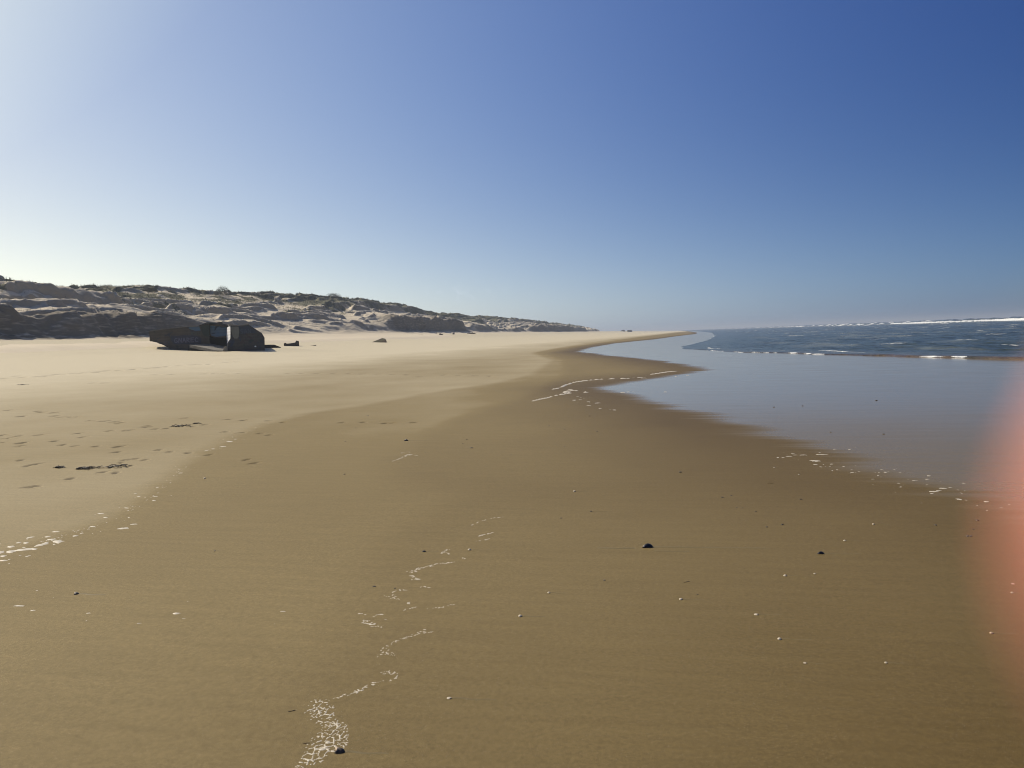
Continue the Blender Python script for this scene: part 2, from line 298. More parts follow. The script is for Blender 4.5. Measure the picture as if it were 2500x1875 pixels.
DAMP = [(-4.5, -400), (-5.2, 4.96), (-5.2, 5.58), (-5.15, 6.17), (-5.73, 7.67), (-6.61, 9.3), (-7.46, 11.75), (-7.94, 13.82), (-8.03, 15.74), (-7.34, 18.13), (-7.1, 20.59), (-6.63, 23.16), (-5.99, 24.9), (-5.59, 30.34), (-7.24, 46.31), (-11.8, 64.5), (-13.1, 94.4), (-13.5, 171.9), (-8, 400), (10, 40000)]
WET2 = [(-1.2, -400), (-1.48, 2.58), (-1.77, 2.91), (-1.77, 3.55), (-1.97, 4.25), (-2.1, 4.88), (-2.23, 6.1), (-2.43, 7.42), (-3.2, 8.28), (-3.76, 9.39), (-4.06, 11.28), (-4.21, 14.02), (-3.85, 20.8), (-4.2, 30), (-6.5, 46), (-10.5, 64), (-11.3, 94), (-11, 150), (-5, 400), (12, 40000)]
def sdist(line, x, y):
    """signed distance, positive on the sea side"""
    P = np.array(line, float); d = np.full(x.shape, 1e12)
    for a, b in zip(P[:-1], P[1:]):
        ab = b-a; t = np.clip(((x-a[0])*ab[0]+(y-a[1])*ab[1])/(ab@ab), 0, 1)
        d = np.minimum(d, (x-a[0]-t*ab[0])**2+(y-a[1]-t*ab[1])**2)
    return np.sqrt(d)*np.sign(x-np.interp(y, P[:, 1], P[:, 0]))
def polar(azs, rs):
    A, Rr = np.meshgrid(np.radians(azs), rs); return Rr*np.sin(A), Rr*np.cos(A), Rr
def rings(segs):
    r = [segs[0][0]]
    for r0, r1, f in segs:
        while r[-1] < r1: r.append(r[-1]+f(r[-1]))
    return np.array(r)

# ------------------------------------------------------------------ beach
def beach_z(x, y):
    z = zbase(x, y)
    return z - .45*sstep(0, 5, sdist(SEA, x, y))
azs = np.concatenate([np.arange(-60, 46, .15), np.arange(46, 300.1, 2.5)]); azs[-1] = 300
rs = rings([(.6, 1.4, lambda r: .08), (1.4, 7, lambda r: r*r/1210*2), (7, 24, lambda r: .04), (24, 700, lambda r: .009*r), (700, 20000, lambda r: .04*r)])
X, Y, RR = polar(azs, rs)
wx = X + .25*fbm(X/1.5, Y/1.5, 31, 3); wy = Y
sF = sdist(FILM, wx, wy); sD = sdist(DAMP, X, Y); s2 = sdist(WET2, X, Y); sS = sdist(SEA, X, Y)
Z = zbase(X, Y) - .45*sstep(0, 5, sS)
streak = fbm(X/1.6, Y/.16, 41, 3)*np.exp(-RR/25) + fbm(X/6, Y/1.0, 42, 3)*.6
film = sstep(-.30, .50, sF + .5*streak)*(.66+.34*sstep(8, 19, RR))
damp = .40 + .10*sstep(-.35, .25, sD + .12*fbm(X/.6, Y/.6, 51, 3)) + .12*sstep(-.35, .35, s2 + .18*fbm(X/.8, Y/.8, 52, 3)) + .30*sstep(-4.6, -.5, sF) + .06*sstep(-1.6, .1, sF)
damp = damp + .13*(1-sstep(2.6, 5.2, RR)) - .08*sstep(6.5, 15, RR)*sstep(-10, -2.5, sF)*(1-sstep(-2.5, -.3, sF))  # sand near the viewer darkened: lens vignette put into the damp tone
damp = damp * (1 - .95*sstep(11, 32, -X + .04*Y)) 
damp = np.clip(damp + .07*fbm(X/4, Y/7, 53, 4), 0, 1)
Z = Z + .0015*fbm(X/.35, Y/.05, 61, 2)*sstep(9, 2, RR)          # faint backwash ripples close by
# footprints pressed into the firm sand, in rows
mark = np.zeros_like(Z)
rng = np.random.RandomState(3)
big = {42, 43, 61, 68, 74}
for k, (fx, fy) in enumerate(FOOT):
    r = math.hypot(fx, fy)
    if r > 60: continue
    s = 1.0 + max(0, r-12)/14 + (.4 if k in big else 0); ang = rng.uniform(-.5, .5)
    bx = np.abs(X-fx) < .5*s; by = np.abs(Y-fy) < .7*s; ii = bx & by
    if not ii.any(): continue
    dx = X[ii]-fx; dy = Y[ii]-fy
    a = dx*math.cos(ang)+dy*math.sin(ang); b = -dx*math.sin(ang)+dy*math.cos(ang)
    b = b + .02*fbm(dx*30+k, dy*30, 71, 2); a = a + .02*fbm(dx*25+k, dy*25, 72, 2)
    q = (a/(.040*s))**2 + (b/(.085*s))**2
    pit = 1/(1+np.exp((q-1)*4)); rim = np.exp(-((np.sqrt(q)-1.25)/.22)**2)
    Z[ii] += -.028*s*pit + .009*s*rim*(dx > -.02*s)
    mark[ii] = np.maximum(mark[ii], pit*rng.uniform(.5, 1.0))  # mask for the painted shade inside each print
V = np.stack([X, Y, Z], -1).reshape(-1, 3); Q = grid_quads(*X.shape)
g = NT('sand')
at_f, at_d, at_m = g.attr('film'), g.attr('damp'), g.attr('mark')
n_big = g.noise(.35, 5); grain = g.noise(260, 2); grain2 = g.noise(900, 1)
st = g.noise(1.0, 4, g.scl((1.2, 14, 1)))
dd = g.math('ADD', at_d, g.math('MULTIPLY', g.math('SUBTRACT', n_big, .5), .16), clamp=True)
dry, mid, wet = (.54, .487, .362), (.228, .179, .088), (.108, .074, .025)
c = g.mix(g.ramp(dd, .05, .48), dry, mid); c = g.mix(g.ramp(dd, .45, 1.0), c, wet)
c = g.mix(at_m, c, (.13, .11, .085))  # prints: disturbed sand, with the shade of the pits painted into the colour
c = g.mix(1.0, c, g.mix(grain, (.42, .42, .42), (1.58, 1.57, 1.54)), 'MULTIPLY')
c = g.mix(1.0, c, g.mix(g.noise(45, 4), (.72, .72, .72), (1.28, 1.28, 1.28)), 'MULTIPLY')
c = g.mix(1.0, c, g.mix(st, (.87, .87, .87), (1.13, 1.13, 1.13)), 'MULTIPLY')
spk = g.voro(95); c = g.mix(g.math('MULTIPLY', g.math('LESS_THAN', spk.outputs['Distance'], .09), .45), c, (.75, .70, .60))
c = g.mix(at_f, c, (.185, .140, .055))
rough = g.mix(at_f, g.mix(g.ramp(dd, .1, 1), (.85,)*3, (.55,)*3), g.mix(g.ramp(g.noise(1.0, 5, g.scl((.5, 5, 1))), .35, .65), (.09,)*3, (.14,)*3))
bs = g.math('MULTIPLY', g.math('SUBTRACT', 1.0, at_f), .55)
nb = g.bump(g.math('ADD', grain, g.math('MULTIPLY', grain2, .5)), bs, .0022)
nb = g.bump(g.noise(3.0, 4, g.scl((1, 9, 1))), g.math('MULTIPLY', at_f, .12), .003, nb)
g.set(Base_Color=c, Roughness=rough, Normal=nb, IOR=1.34)
g.put(g.p, 'Specular IOR Level', g.math('ADD', .22, g.math('MULTIPLY', at_f, .12)))
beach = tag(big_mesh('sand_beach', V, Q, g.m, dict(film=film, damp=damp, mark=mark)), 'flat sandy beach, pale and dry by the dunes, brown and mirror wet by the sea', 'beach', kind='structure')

# ------------------------------------------------------------------ sea
azs = np.concatenate([np.arange(-14, 52, .12), np.arange(52, 186, 2.5)])
rs = rings([(14, 28, lambda r: .007*r), (28, 62, lambda r: .0024*r), (62, 600, lambda r: .008*r), (600, 30000, lambda r: .035*r)])
X, Y, RR = polar(azs, rs)
sS = sdist(SEA, X + .5*fbm(X/3, Y/3, 81, 3), Y) + .16*fbm(X/.7, Y/1.1, 181, 3)*sstep(90, 50, RR)
zg = zbase(X, Y)
dep = sstep(0, 60, X-8)
chop = (.12*fbm(X/2.4, Y/5.5, 82, 4) + .085*fbm(X/.9+Y/3, Y/1.8, 83, 3)*sstep(220, 60, RR))*sstep(0, 8, sS)*(1+dep)
swell = .16*np.sin((X+9*fbm(X/200, Y/70, 84, 2))*2*np.pi/24)*sstep(30, 110, X)
L = -.035 + chop + swell - .05*sstep(10, 60, X)
L = L + .06*np.exp(-np.maximum(sS, 0)/1.2) * (.6+.8*vn(X/3, Y/2.5, 85))
foam = (.35+.65*vn(X/.3, Y/1.3, 188))*np.exp(-((sS-.16)/.13)**2)*sstep(.36, .58, vn(X/3.1, Y/3.1, 86)*.65+.35*vn(X/.37+3, Y/.9, 186)) * sstep(400, 200, RR)
ed2 = sS - (2.2+1.5*vn(X/6, Y/6, 87)); foam = np.maximum(foam, np.exp(-(ed2/.25)**2)*sstep(.50, .65, vn(X/1.6+9, Y/1.6, 88))*.75*sstep(90, 60, Y))
silt = np.exp(-np.maximum(sS, 0)/2.0)*sstep(75, 35, Y)*(.35+.65*vn(X/1.5, Y/1.5, 187))
res = np.zeros_like(X)
for xb, h, w, dens, wob in ((116, .22, 1.6, .5, 8), (150, 1.0, 3.0, .97, 7), (190, 1.35, 3.5, .42, 9), (250, 1.95, 5, .36, 12), (360, 2.2, 8, .3, 16), (560, 2.4, 14, .3, 20)):
    xc = xb + wob*fbm(X/1e4, Y/85, 90+xb, 3)*1.3
    t = (X-xc)/w; hv = h*(.75+.35*vn(X*0, Y/40, 91+xb))*(1+.10*fbm(X*0, Y/4, 92+xb, 3))
    prof = np.where(t < 0, np.exp(-(t*2.2)**2), np.exp(-(t*.75)**2))
    L = L + hv*prof
    mk = sstep(1-dens, 1-dens+.12, vn(X*0+xb, Y/40, 93+xb)*.88+.12*vn(X/3, Y/5, 94))
    fr = np.exp(-((t+.15)*1.15)**4)*mk
    foam = np.maximum(foam, sstep(.2, .6, fr)); res = np.maximum(res, np.exp(-(np.maximum(t, 0)/2.5)**2)*np.where(t > -.3, .4, 0)*mk)
res = np.maximum(res, .55*sstep(112, 122, X+4*fbm(X/20, Y/30, 95))*sstep(165, 150, X))
caps = sstep(.70, .80, vn(X/2.2, Y/3.4, 96)*.6+.4*vn(X/9, Y/9, 97))*sstep(6, 14, sS)*.6; foam = np.maximum(foam, caps*.8)
streaks = sstep(.45, .75, fbm(X/2.5, Y/9, 98, 4)*.5+.5)*.42*sstep(4, 10, sS)
Zs = zg-.06 + (L-zg+.06)*sstep(-.15, .3, sS)
Zs = np.where(sS < -.15, zg-.06-.05*np.minimum(4, -sS), Zs)
Q = grid_quads(*X.shape); keep = (sS.ravel()[Q] > -4).any(1); Q = Q[keep]
used = np.unique(Q); mp = np.full(X.size, -1, np.int64); mp[used] = np.arange(len(used))
V = np.stack([X, Y, Zs], -1).reshape(-1, 3)[used]
w = NT('sea_water')
a_f, a_s, a_r = w.attr('foam'), w.attr('silt'), w.attr('residue')
c = w.mix(w.noise(.12, 4, w.scl((1, .4, 1))), (.022, .034, .024), (.044, .056, .036))
c = w.mix(a_s, c, (.11, .080, .060)); c = w.mix(a_r, c, (.24, .28, .29))
fm = w.ramp(w.math('ADD', a_f, w.math('MULTIPLY', w.math('SUBTRACT', w.noise(2.2, 5), .5), .7)), .42, .62)
c = w.mix(fm, c, (.72, .74, .74))
ro = w.mix(fm, w.mix(a_r, (.16,)*3, (.45,)*3), (.85,)*3)
nb = w.bump(w.noise(1.1, 6, w.scl((1, .5, 1)), rough=.65), 1.0, .40)
w.set(Base_Color=c, Roughness=ro, Normal=nb, IOR=1.22, Specular_IOR_Level=.3)
tag(big_mesh('sea', V, mp[Q], w.m, dict(foam=foam.ravel()[used], silt=silt.ravel()[used], residue=np.maximum(res, streaks).ravel()[used])), 'choppy blue grey sea with white breakers', 'sea', kind='structure')

# ------------------------------------------------------------------ dunes
def sm(u, pts, w=1.0):
    xs, zs = zip(*pts); a = 0
    for k, o in enumerate((-1.2*w, -.6*w, 0, .6*w, 1.2*w)): a = a + np.interp(u+o, xs, zs)
    return a/5
def dune_z(x, y):
    u = -x - np.where(y > 720, (y-720)**2/1300., 0) - 7*sstep(150, 230, y) + 3.5*fbm(y/38, y*0+.5, 101, 3)
    top = np.interp(y, [-300, 60, 90, 127, 160, 204, 240, 300, 340, 459, 637, 800, 1500], [9.4, 9.4, 10.8, 12.9, 13.2, 14.5, 15.1, 13.0, 12.4, 12.3, 10.6, 10.5, 10])
    a = sm(u, ((50, 2.0), (58, 2.7), (63, 3.5), (70, 5.6), (80, 8.7), (90, 11.7), (97, 13.0), (120, 13.7), (220, 13.2)))
    ub = u + 1.2*fbm(y/5, y*0+2, 123, 3) + .4*fbm(y/1.3, u/2, 124, 2)
    b = sm(ub, ((50, 2.1), (60, 3.1), (63.8, 4.0), (65.3, 7.5), (75, 8.7), (78, 9.3), (79.6, 11.4), (88, 12.3), (100, 13.3), (220, 13.2)), .25)
    m = np.clip(np.interp(y, [-300, 88, 104, 165, 180, 262, 275, 380, 400, 600, 660], [1, 1, .12, .15, .85, .95, .25, .3, .8, .9, .4]) + .25*fbm(y/15, x*0, 103, 2), 0, 1)
    z = a*(1-m) + b*m
    z = 2.0 + (z-2.0)*(top-2.0)/10.9
    sl = sstep(61.5, 67, u)*(1-.55*sstep(96, 112, u))
    up = sstep(66, 74, u)
    # eroded steps: steep bare faces towards the sea with sloping sand between
    sk_ = np.clip(y-95, 0, 400)
    ph = (u + .16*sk_ + 6*fbm(u/20, y/26, 104, 3) + 2.2*fbm(u/6, y/13+u/9, 105, 4) + .5*fbm(u, y/2.5, 121, 2))/8.5; fr = ph-np.floor(ph)
    st_ = sstep(.50, .60, vn(u/9+3, y/24, 115)*.6+.4*vn(u/4, y/9, 116))*np.interp(y, [0, 105, 130, 600], [1, .8, .4, .3])
    z = z + sstep(67, 71, u)*(1-.5*sstep(88, 100, u))*(1-m*(1-sstep(68, 72, u)))*1.7*st_*(np.clip(fr/.10, 0, 1)-fr)
    ph = (u + .30*sk_ + 3*fbm(u/9, y/9, 117, 3) + 1.4*fbm(u/2.0, y/4+u/4, 118, 4))/3.6; fr = ph-np.floor(ph)
    st2 = sstep(.44, .54, vn(u/5, y/13+7, 119)*.55+.45*vn(u/2, y/5+u/5, 120))
    z = z + sl*1.0*st2*(np.clip(fr/.13, 0, 1)-fr)
    ph = (u + .35*sk_ + 1.5*fbm(u/3, y/5+u/3, 125, 3))/1.25; fr = ph-np.floor(ph)
    z = z + sl*.22*sstep(.50, .60, vn(u/3, y/6, 126))*(np.clip(fr/.25, 0, 1)-fr)
    z = z + sl*(.6*fbm(u/14, y/26, 106, 3) + .06*fbm(u/1.1+y/4, y/2.4, 107, 3))
    z = z + sstep(84, 92, u)*(.8*np.abs(fbm(u/7, y/9, 108, 3)) + .3*fbm(u/2.2, y/2.6, 109, 2))
    # talus ledges in the cut face
    z = z + m*sstep(62, 64, u)*(1-sstep(66, 69, u))*(.45*fbm(u/1.0, y/4, 110, 4) + .25*fbm(u*0, y/1.5, 122, 2))
    t = sstep(50, 55, u)
    return (zbase(x, y)-.12)*(1-t) + z*t + .12*t*0, u, m
us = np.concatenate([np.arange(44, 60, .8), np.arange(60, 100, .2), np.arange(100, 320, 1.6)])
vs = [-300.]
while vs[-1] < 36: vs.append(vs[-1]+3)
while vs[-1] < 1500: vs.append(vs[-1]*1.0026)
Ug, Vg = np.meshgrid(us, np.array(vs)); 
xs = -(Ug + np.where(Vg > 720, (Vg-720)**2/1300., 0))
Zd, uu, mm = dune_z(xs, Vg)
veg = sstep(80, 92, uu)*sstep(.30, .50, vn(uu/5, Vg/7, 111)*.55+.45*vn(uu/1.6, Vg/1.9, 112)) + sstep(66, 84, uu)*sstep(.60, .74, vn(uu/4, Vg/6, 113)*.6+.4*vn(uu/1.2, Vg/1.4, 114))*.9
veg = np.maximum(veg, sstep(135, 190, Vg)*sstep(73, 82, uu + 5*fbm(uu/6, Vg/14, 127, 3))*(.45+.75*vn(uu/2.5, Vg/5, 128)))
veg = np.clip(veg*(1-.55*sstep(135, 60, Vg)*sstep(80, 90, uu)), 0, 1)
d = NT('dune_sand')
av, asc = d.attr('veg'), d.attr('cut')
nn = d.noise(.5, 5)
c = d.mix(nn, (.56, .49, .37), (.66, .585, .45))
c = d.mix(d.math('MULTIPLY', asc, d.ramp(d.noise(1.2, 5, d.scl((1, .5, 3))), .25, .5)), c, (.13, .112, .085))  # dark earth layers of the cliff, its shade painted in with them
geo = d.t.nodes.new('ShaderNodeNewGeometry'); sz = d.t.nodes.new('ShaderNodeSeparateXYZ'); d.t.links.new(geo.outputs['Normal'], sz.inputs[0])
steep = d.math('SUBTRACT', 1.0, d.ramp(sz.outputs[2], .62, .78))     # earth of the cut faces, with their shade put into the colour
c = d.mix(d.math('MULTIPLY', steep, .6), c, (.20, .17, .125))
vf = d.ramp(d.math('ADD', av, d.math('MULTIPLY', d.math('SUBTRACT', d.noise(3.2, 4), .5), .9)), .35, .6)
c = d.mix(vf, c, d.mix(d.noise(1.1, 3), (.085, .088, .052), (.19, .18, .12)))
rg_ = d.attr('rough'); nb = d.bump(d.noise(1.3, 6), d.math('MULTIPLY', rg_, .8), .30); nb = d.bump(d.noise(9, 4), d.math('MULTIPLY', rg_, .5), .06, nb)
d.set(Base_Color=c, Roughness=.9, Normal=nb); d.p.inputs['Specular IOR Level'].default_value = .2
tag(big_mesh('dune_ridge', np.stack([xs, Vg, Zd], -1).reshape(-1, 3), grid_quads(*xs.shape)[:, ::-1], d.m, dict(veg=veg, rough=sstep(60, 67, uu), cut=sstep(61, 63, uu)*(1-sstep(66, 70, uu))*mm)), 'long eroded sand dune ridge behind the beach', 'dune', kind='structure')

# marram grass
rng = np.random.RandomState(11); gv, gf = [], []
def tufts(n, v0, v1, u0, u1, hs):
    vv = v0*(v1/v0)**rng.rand(n); uu_ = u0+(u1-u0)*rng.rand(n)
    x = -(uu_ + np.where(vv > 720, (vv-720)**2/1300., 0)); z, ur, _ = dune_z(x, vv)
    vg = sstep(.36, .56, vn(ur/5, vv/7, 111)*.55+.45*vn(ur/1.6, vv/1.9, 112))*sstep(78, 92, ur)+.5*sstep(.60, .74, vn(ur/4, vv/6, 113)*.6+.4*vn(ur/1.2, vv/1.4, 114))
    ok = rng.rand(n) < vg+.06
    for x_, y_, z_ in zip(x[ok], vv[ok], z[ok]):
        s = hs*rng.uniform(.6, 1.25)*(1+math.hypot(x_, y_)/1500)
        for b in range(7):
            a = rng.uniform(0, 6.28); le = rng.uniform(.1, .75)*s; wv = .035*s*(1+math.hypot(x_, y_)/260); h = s*rng.uniform(.55, 1)
            ox, oy = rng.uniform(-.2, .2, 2)*s; ca, sa = math.cos(a), math.sin(a); k = len(gv)
            gv.extend([(x_+ox-sa*wv, y_+oy+ca*wv, z_-.1), (x_+ox+sa*wv, y_+oy-ca*wv, z_-.1), (x_+ox+ca*le, y_+oy+sa*le, z_+h)]); gf.append((k, k+1, k+2))
tufts(34000, 62, 300, 80, 112, .33); tufts(7000, 62, 260, 66, 84, .26); tufts(14000, 260, 1000, 78, 102, .26)
gm = simple('marram_grass', (.17, .16, .095), .7, 1.5, .4, 0)
tag(mesh_obj('dune_grass', gv, gf, gm), 'grey green marram grass in tufts along the top of the dunes', 'grass', kind='stuff')

# rounded bushes on the crest
bm_ = simple('bush_leaf', (.060, .062, .038), .8, 4, .4, 0)
stem_m = simple('bush_stem', (.12, .09, .06), .8)
def bush(x, y, r, h, label, seed):
    z = float(dune_z(np.array([x]), np.array([float(y)]))[0][0]); rg = random.Random(seed)
    t = empty('bush', (x, y, z)); tag(t, label, 'bush', 'bushes on the dune crest')
    V, Fc = [], []
    for k in range(2600):
        a = rg.uniform(0, 6.283); e = math.asin(rg.uniform(0, 1)); q = rg.uniform(.55, 1)**.5*(1+.18*math.sin(3*a+seed)+.1*math.sin(7*a))
        p = Vector((math.cos(a)*math.cos(e)*r*q, math.sin(a)*math.cos(e)*r*q, math.sin(e)*h*q))
        n = Vector((rg.uniform(-1, 1), rg.uniform(-1, 1), rg.uniform(-1, 1))).normalized(); b = n.orthogonal().normalized()*.075; c_ = n.cross(b)*.8
        i = len(V); V += [p-b, p+c_*.5, p+b, p-c_*.5]; Fc.append((i, i+1, i+2, i+3))
    mesh_obj('foliage', V, Fc, bm_, t)
    V, Fc = [], []
    for k in range(5):
        a = k*1.3; i = len(V); e = Vector((math.cos(a)*r*.5, math.sin(a)*r*.5, h*.6))
        V += [Vector((-.04, 0, -.2)), Vector((.04, 0, -.2)), Vector((0, .05, -.2)), e]; Fc += [(i, i+1, i+3), (i+1, i+2, i+3), (i+2, i, i+3)]
    mesh_obj('stem', V, Fc, stem_m, t)
bush(-89, 141, 1.6, 1.7, 'largest round dark bush standing alone on the dune crest behind the bunker', 5)
bush(-93, 124, 1.3, .8, 'low dark bush on the crest to the left of the large round bush', 6)
bush(-90, 195, 2.0, 1.2, 'broad dark bush on the crest well to the right of the bunker', 8)

# ------------------------------------------------------------------ concrete bunker
BO = (-45.35, 68.49); BS = .0406/5.027
ca_, sa_ = math.cos(ROLL), math.sin(ROLL)
def bp(cx, cy, dep=0.0):
    dx, dy = (cx-830)*BS, (475-cy)*BS
    return (dx*ca_+dy*sa_-.40*dep, dep, -dx*sa_+dy*ca_)      # side walls run straight back from the viewer
def concrete(name, a, b, spots=None, rough=.85):
    n = NT(name); f = n.noise(1.3, 6, rough=.6); c = n.mix(n.ramp(f, .35, .65), a, b)
    for (sc, lo, col, sd) in (spots or []):
        v = n.noise(sc, 3, n.scl((1, 1, 1.6)), dist=sd); c = n.mix(n.ramp(v, lo, lo+.05), c, col)
    lines = n.t.nodes.new('ShaderNodeTexWave'); lines.bands_direction = 'Z'; lines.inputs['Scale'].default_value = 1.1; lines.inputs['Distortion'].default_value = .6; n.put(lines, 'Vector', n.obj)
    c = n.mix(.18, c, lines.outputs[0], 'MULTIPLY')
    return n.set(Base_Color=c, Roughness=rough, Normal=n.bump(n.noise(6, 6), .5, .04))
M_con = concrete('bunker_concrete', (.052, .045, .034), (.085, .073, .055), [(1.1, .60, (.030, .034, .048), .8), (1.9, .62, (.028, .028, .024), 0)])
M_gra = concrete('bunker_tagged_concrete', (.026, .029, .036), (.050, .048, .044), [(.9, .56, (.018, .028, .060), 1.2), (1.5, .58, (.040, .027, .033), 1), (1.3, .62, (.016, .030, .028), 0)])
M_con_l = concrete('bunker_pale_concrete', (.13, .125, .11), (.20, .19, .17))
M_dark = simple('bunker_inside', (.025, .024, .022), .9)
M_blue = concrete('blue_paint', (.06, .13, .23), (.085, .15, .22), [(.8, .60, (.016, .034, .06), 1)])
M_white = concrete('white_paint', (.78, .80, .82), (.88, .88, .88), [(2.6, .66, (.40, .46, .58), 1.5)])
M_grey = simple('grey_paint', (.125, .135, .122), .8, 2)
M_lil = simple('lilac_paint', (.115, .12, .18), .7, 3)
M_brn = simple('dark_stone', (.042, .032, .027), .9, 2)
def prism(poly, d0, d1, closed_dep=None):
    """polygon in facade coordinates with a near and a far depth (either may be a per-vertex list)"""
    n = len(poly); D0 = d0 if isinstance(d0, (list, tuple)) else [d0]*n; D1 = d1 if isinstance(d1, (list, tuple)) else [d1]*n
    V = [bp(x, y, D0[i]) for i, (x, y) in enumerate(poly)] + [bp(x, y, D1[i]) for i, (x, y) in enumerate(poly)]
    Fc = [tuple(range(n)), tuple(range(2*n-1, n-1, -1))] + [((i+1) % n, i, n+i, n+(i+1) % n) for i in range(n)]
    return V, Fc
def part(name, poly, d0, d1, m, parent, label=None, bev=0):
    V, Fc = prism(poly, d0, d1); o = mesh_obj(name, V, Fc, m, parent)
    if bev:
        b = o.modifiers.new('b', 'BEVEL'); b.width = bev; b.segments = 2; b.limit_method = 'ANGLE'
    if label: o['label'] = label
    return o
bz = float(zbase(np.array([BO[0]]), np.array([BO[1]]))[0])
B = empty('bunker', (BO[0], BO[1], bz), YAW)
tag(B, 'large tilted concrete bunker covered in graffiti, half sunk in the sand below the dunes', 'bunker')
part('wall', [(137, 237), (300, 216), (520, 192), (720, 178), (775, 158), (842, 134), (870, 150), (870, 520), (385, 520), (385, 472), (372, 452), (350, 430), (325, 424), (305, 410), (280, 400), (245, 390), (225, 378), (190, 370), (172, 366), (137, 357)], 0, [6.2]*8+[1.2, 1.2, 1.3, 1.5, 1.8, 2.0, 2.2, 2.5, 2.8, 3.4, 3.8, 4.4], M_con, B, 'brown left wall that overhangs the sand at its end', .05)
part('wall', [(132, 362-4), (148, 368-4), (148, 240), (132, 236)], -.02, .5, M_con, B)
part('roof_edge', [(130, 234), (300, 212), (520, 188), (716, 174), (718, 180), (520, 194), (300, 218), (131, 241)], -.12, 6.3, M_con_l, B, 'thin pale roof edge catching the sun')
part('lintel', [(871, 140), (1085, 160), (1085, 318), (950, 316), (900, 306), (871, 290)], .25, 2.2, M_con, B, None, .03)
part('roof_slab', [(720, 174), (840, 129), (985, 132), (1092, 158), (1102, 176), (1080, 182), (980, 158), (850, 152), (770, 170)], -.35, 6.0, M_gra, B, None, .03)
part('roof_block', [(973, 119), (1033, 121), (1034, 136), (973, 134)], 1.0, 2.4, M_dark, B)
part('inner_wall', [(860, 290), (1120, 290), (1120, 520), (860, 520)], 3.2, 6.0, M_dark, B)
part('painted_panel', [(760, 172), (850, 158), (869, 170), (869, 300), (845, 305), (800, 290), (770, 240)], -.006, .001, simple('green_paint', (.018, .032, .027), .8, 2), B, 'dark green painted patch')
part('painted_panel', [(873, 166), (1080, 186), (1080, 290), (1010, 300), (950, 306), (892, 292), (874, 262)], .243, .26, M_blue, B, 'blue painted patch over the opening')
part('painted_panel', [(585, 192), (745, 180), (760, 230), (700, 236), (640, 215)], -.006, .001, M_blue, B, 'blue painted wedge on the brown wall')
part('painted_panel', [(400, 300), (560, 285), (700, 290), (770, 320), (760, 380), (640, 400), (430, 398), (390, 350)], -.004, .001, simple('navy_paint', (.026, .031, .055), .8, 2, .5), B, 'dark blue paint under the letters')
rb = part('wall', [(1117, 178), (1215, 178), (1335, 166), (1490, 266), (1521, 320), (1521, 405), (1521, 520), (1075, 520), (1077, 388), (1112, 332)], [-2.1]*10, 6.0, M_gra, B, 'dark angular right wall covered in graffiti', .03)
part('wall_end', [(1082, 196), (1114, 176), (1117, 212), (1112, 330), (1078, 386), (1076, 300)], [-.7, -2.25, -2.25, -2.25, -1.0, -.6], [-.3, -2.0, -2.0, -2.0, -.6, -.2], M_white, B, 'white painted end of the right wall in full sun')
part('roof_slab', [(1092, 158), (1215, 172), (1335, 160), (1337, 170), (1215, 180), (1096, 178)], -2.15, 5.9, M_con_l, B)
part('painted_panel', [(1122, 190), (1214, 190), (1218, 250), (1212, 310), (1195, 332), (1160, 330), (1140, 300), (1128, 250)], -2.112, -2.09, M_grey, B, 'grey painted shield shape')
part('painted_panel', [(1220, 196), (1325, 180), (1400, 225), (1420, 262), (1330, 270), (1240, 262)], -2.106, -2.09, simple('deep_blue_paint', (.018, .030, .055), .8, 2, .5), B)
# tilted floor slab lying in front of the opening
SV = [bp(620, 404, -1.0), bp(860, 388, .4), bp(1064, 424, .1), bp(1074, 474, -2.6), bp(945, 473, -3.2)]
SV2 = [(x, y, z-.28) for x, y, z in SV]
mesh_obj('floor_slab', SV+SV2, [(0, 4, 3, 2, 1), (5, 6, 7, 8, 9)]+[(i, (i+1) % 5, 5+(i+1) % 5, 5+i) for i in range(5)], M_con_l, B)['label'] = 'tilted pale slab lying in front of the opening'
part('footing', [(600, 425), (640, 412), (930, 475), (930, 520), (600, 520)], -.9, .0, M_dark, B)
part('rubble', [(1030, 440), (1048, 420), (1066, 424), (1072, 475), (1020, 475)], -3.0, -2.4, M_con_l, B)
part('low_wall', [(1521, 403), (1660, 402), (1742, 432), (1745, 480), (1521, 500)], .3, 1.0, M_brn, B, 'low dark wall running off to the right')
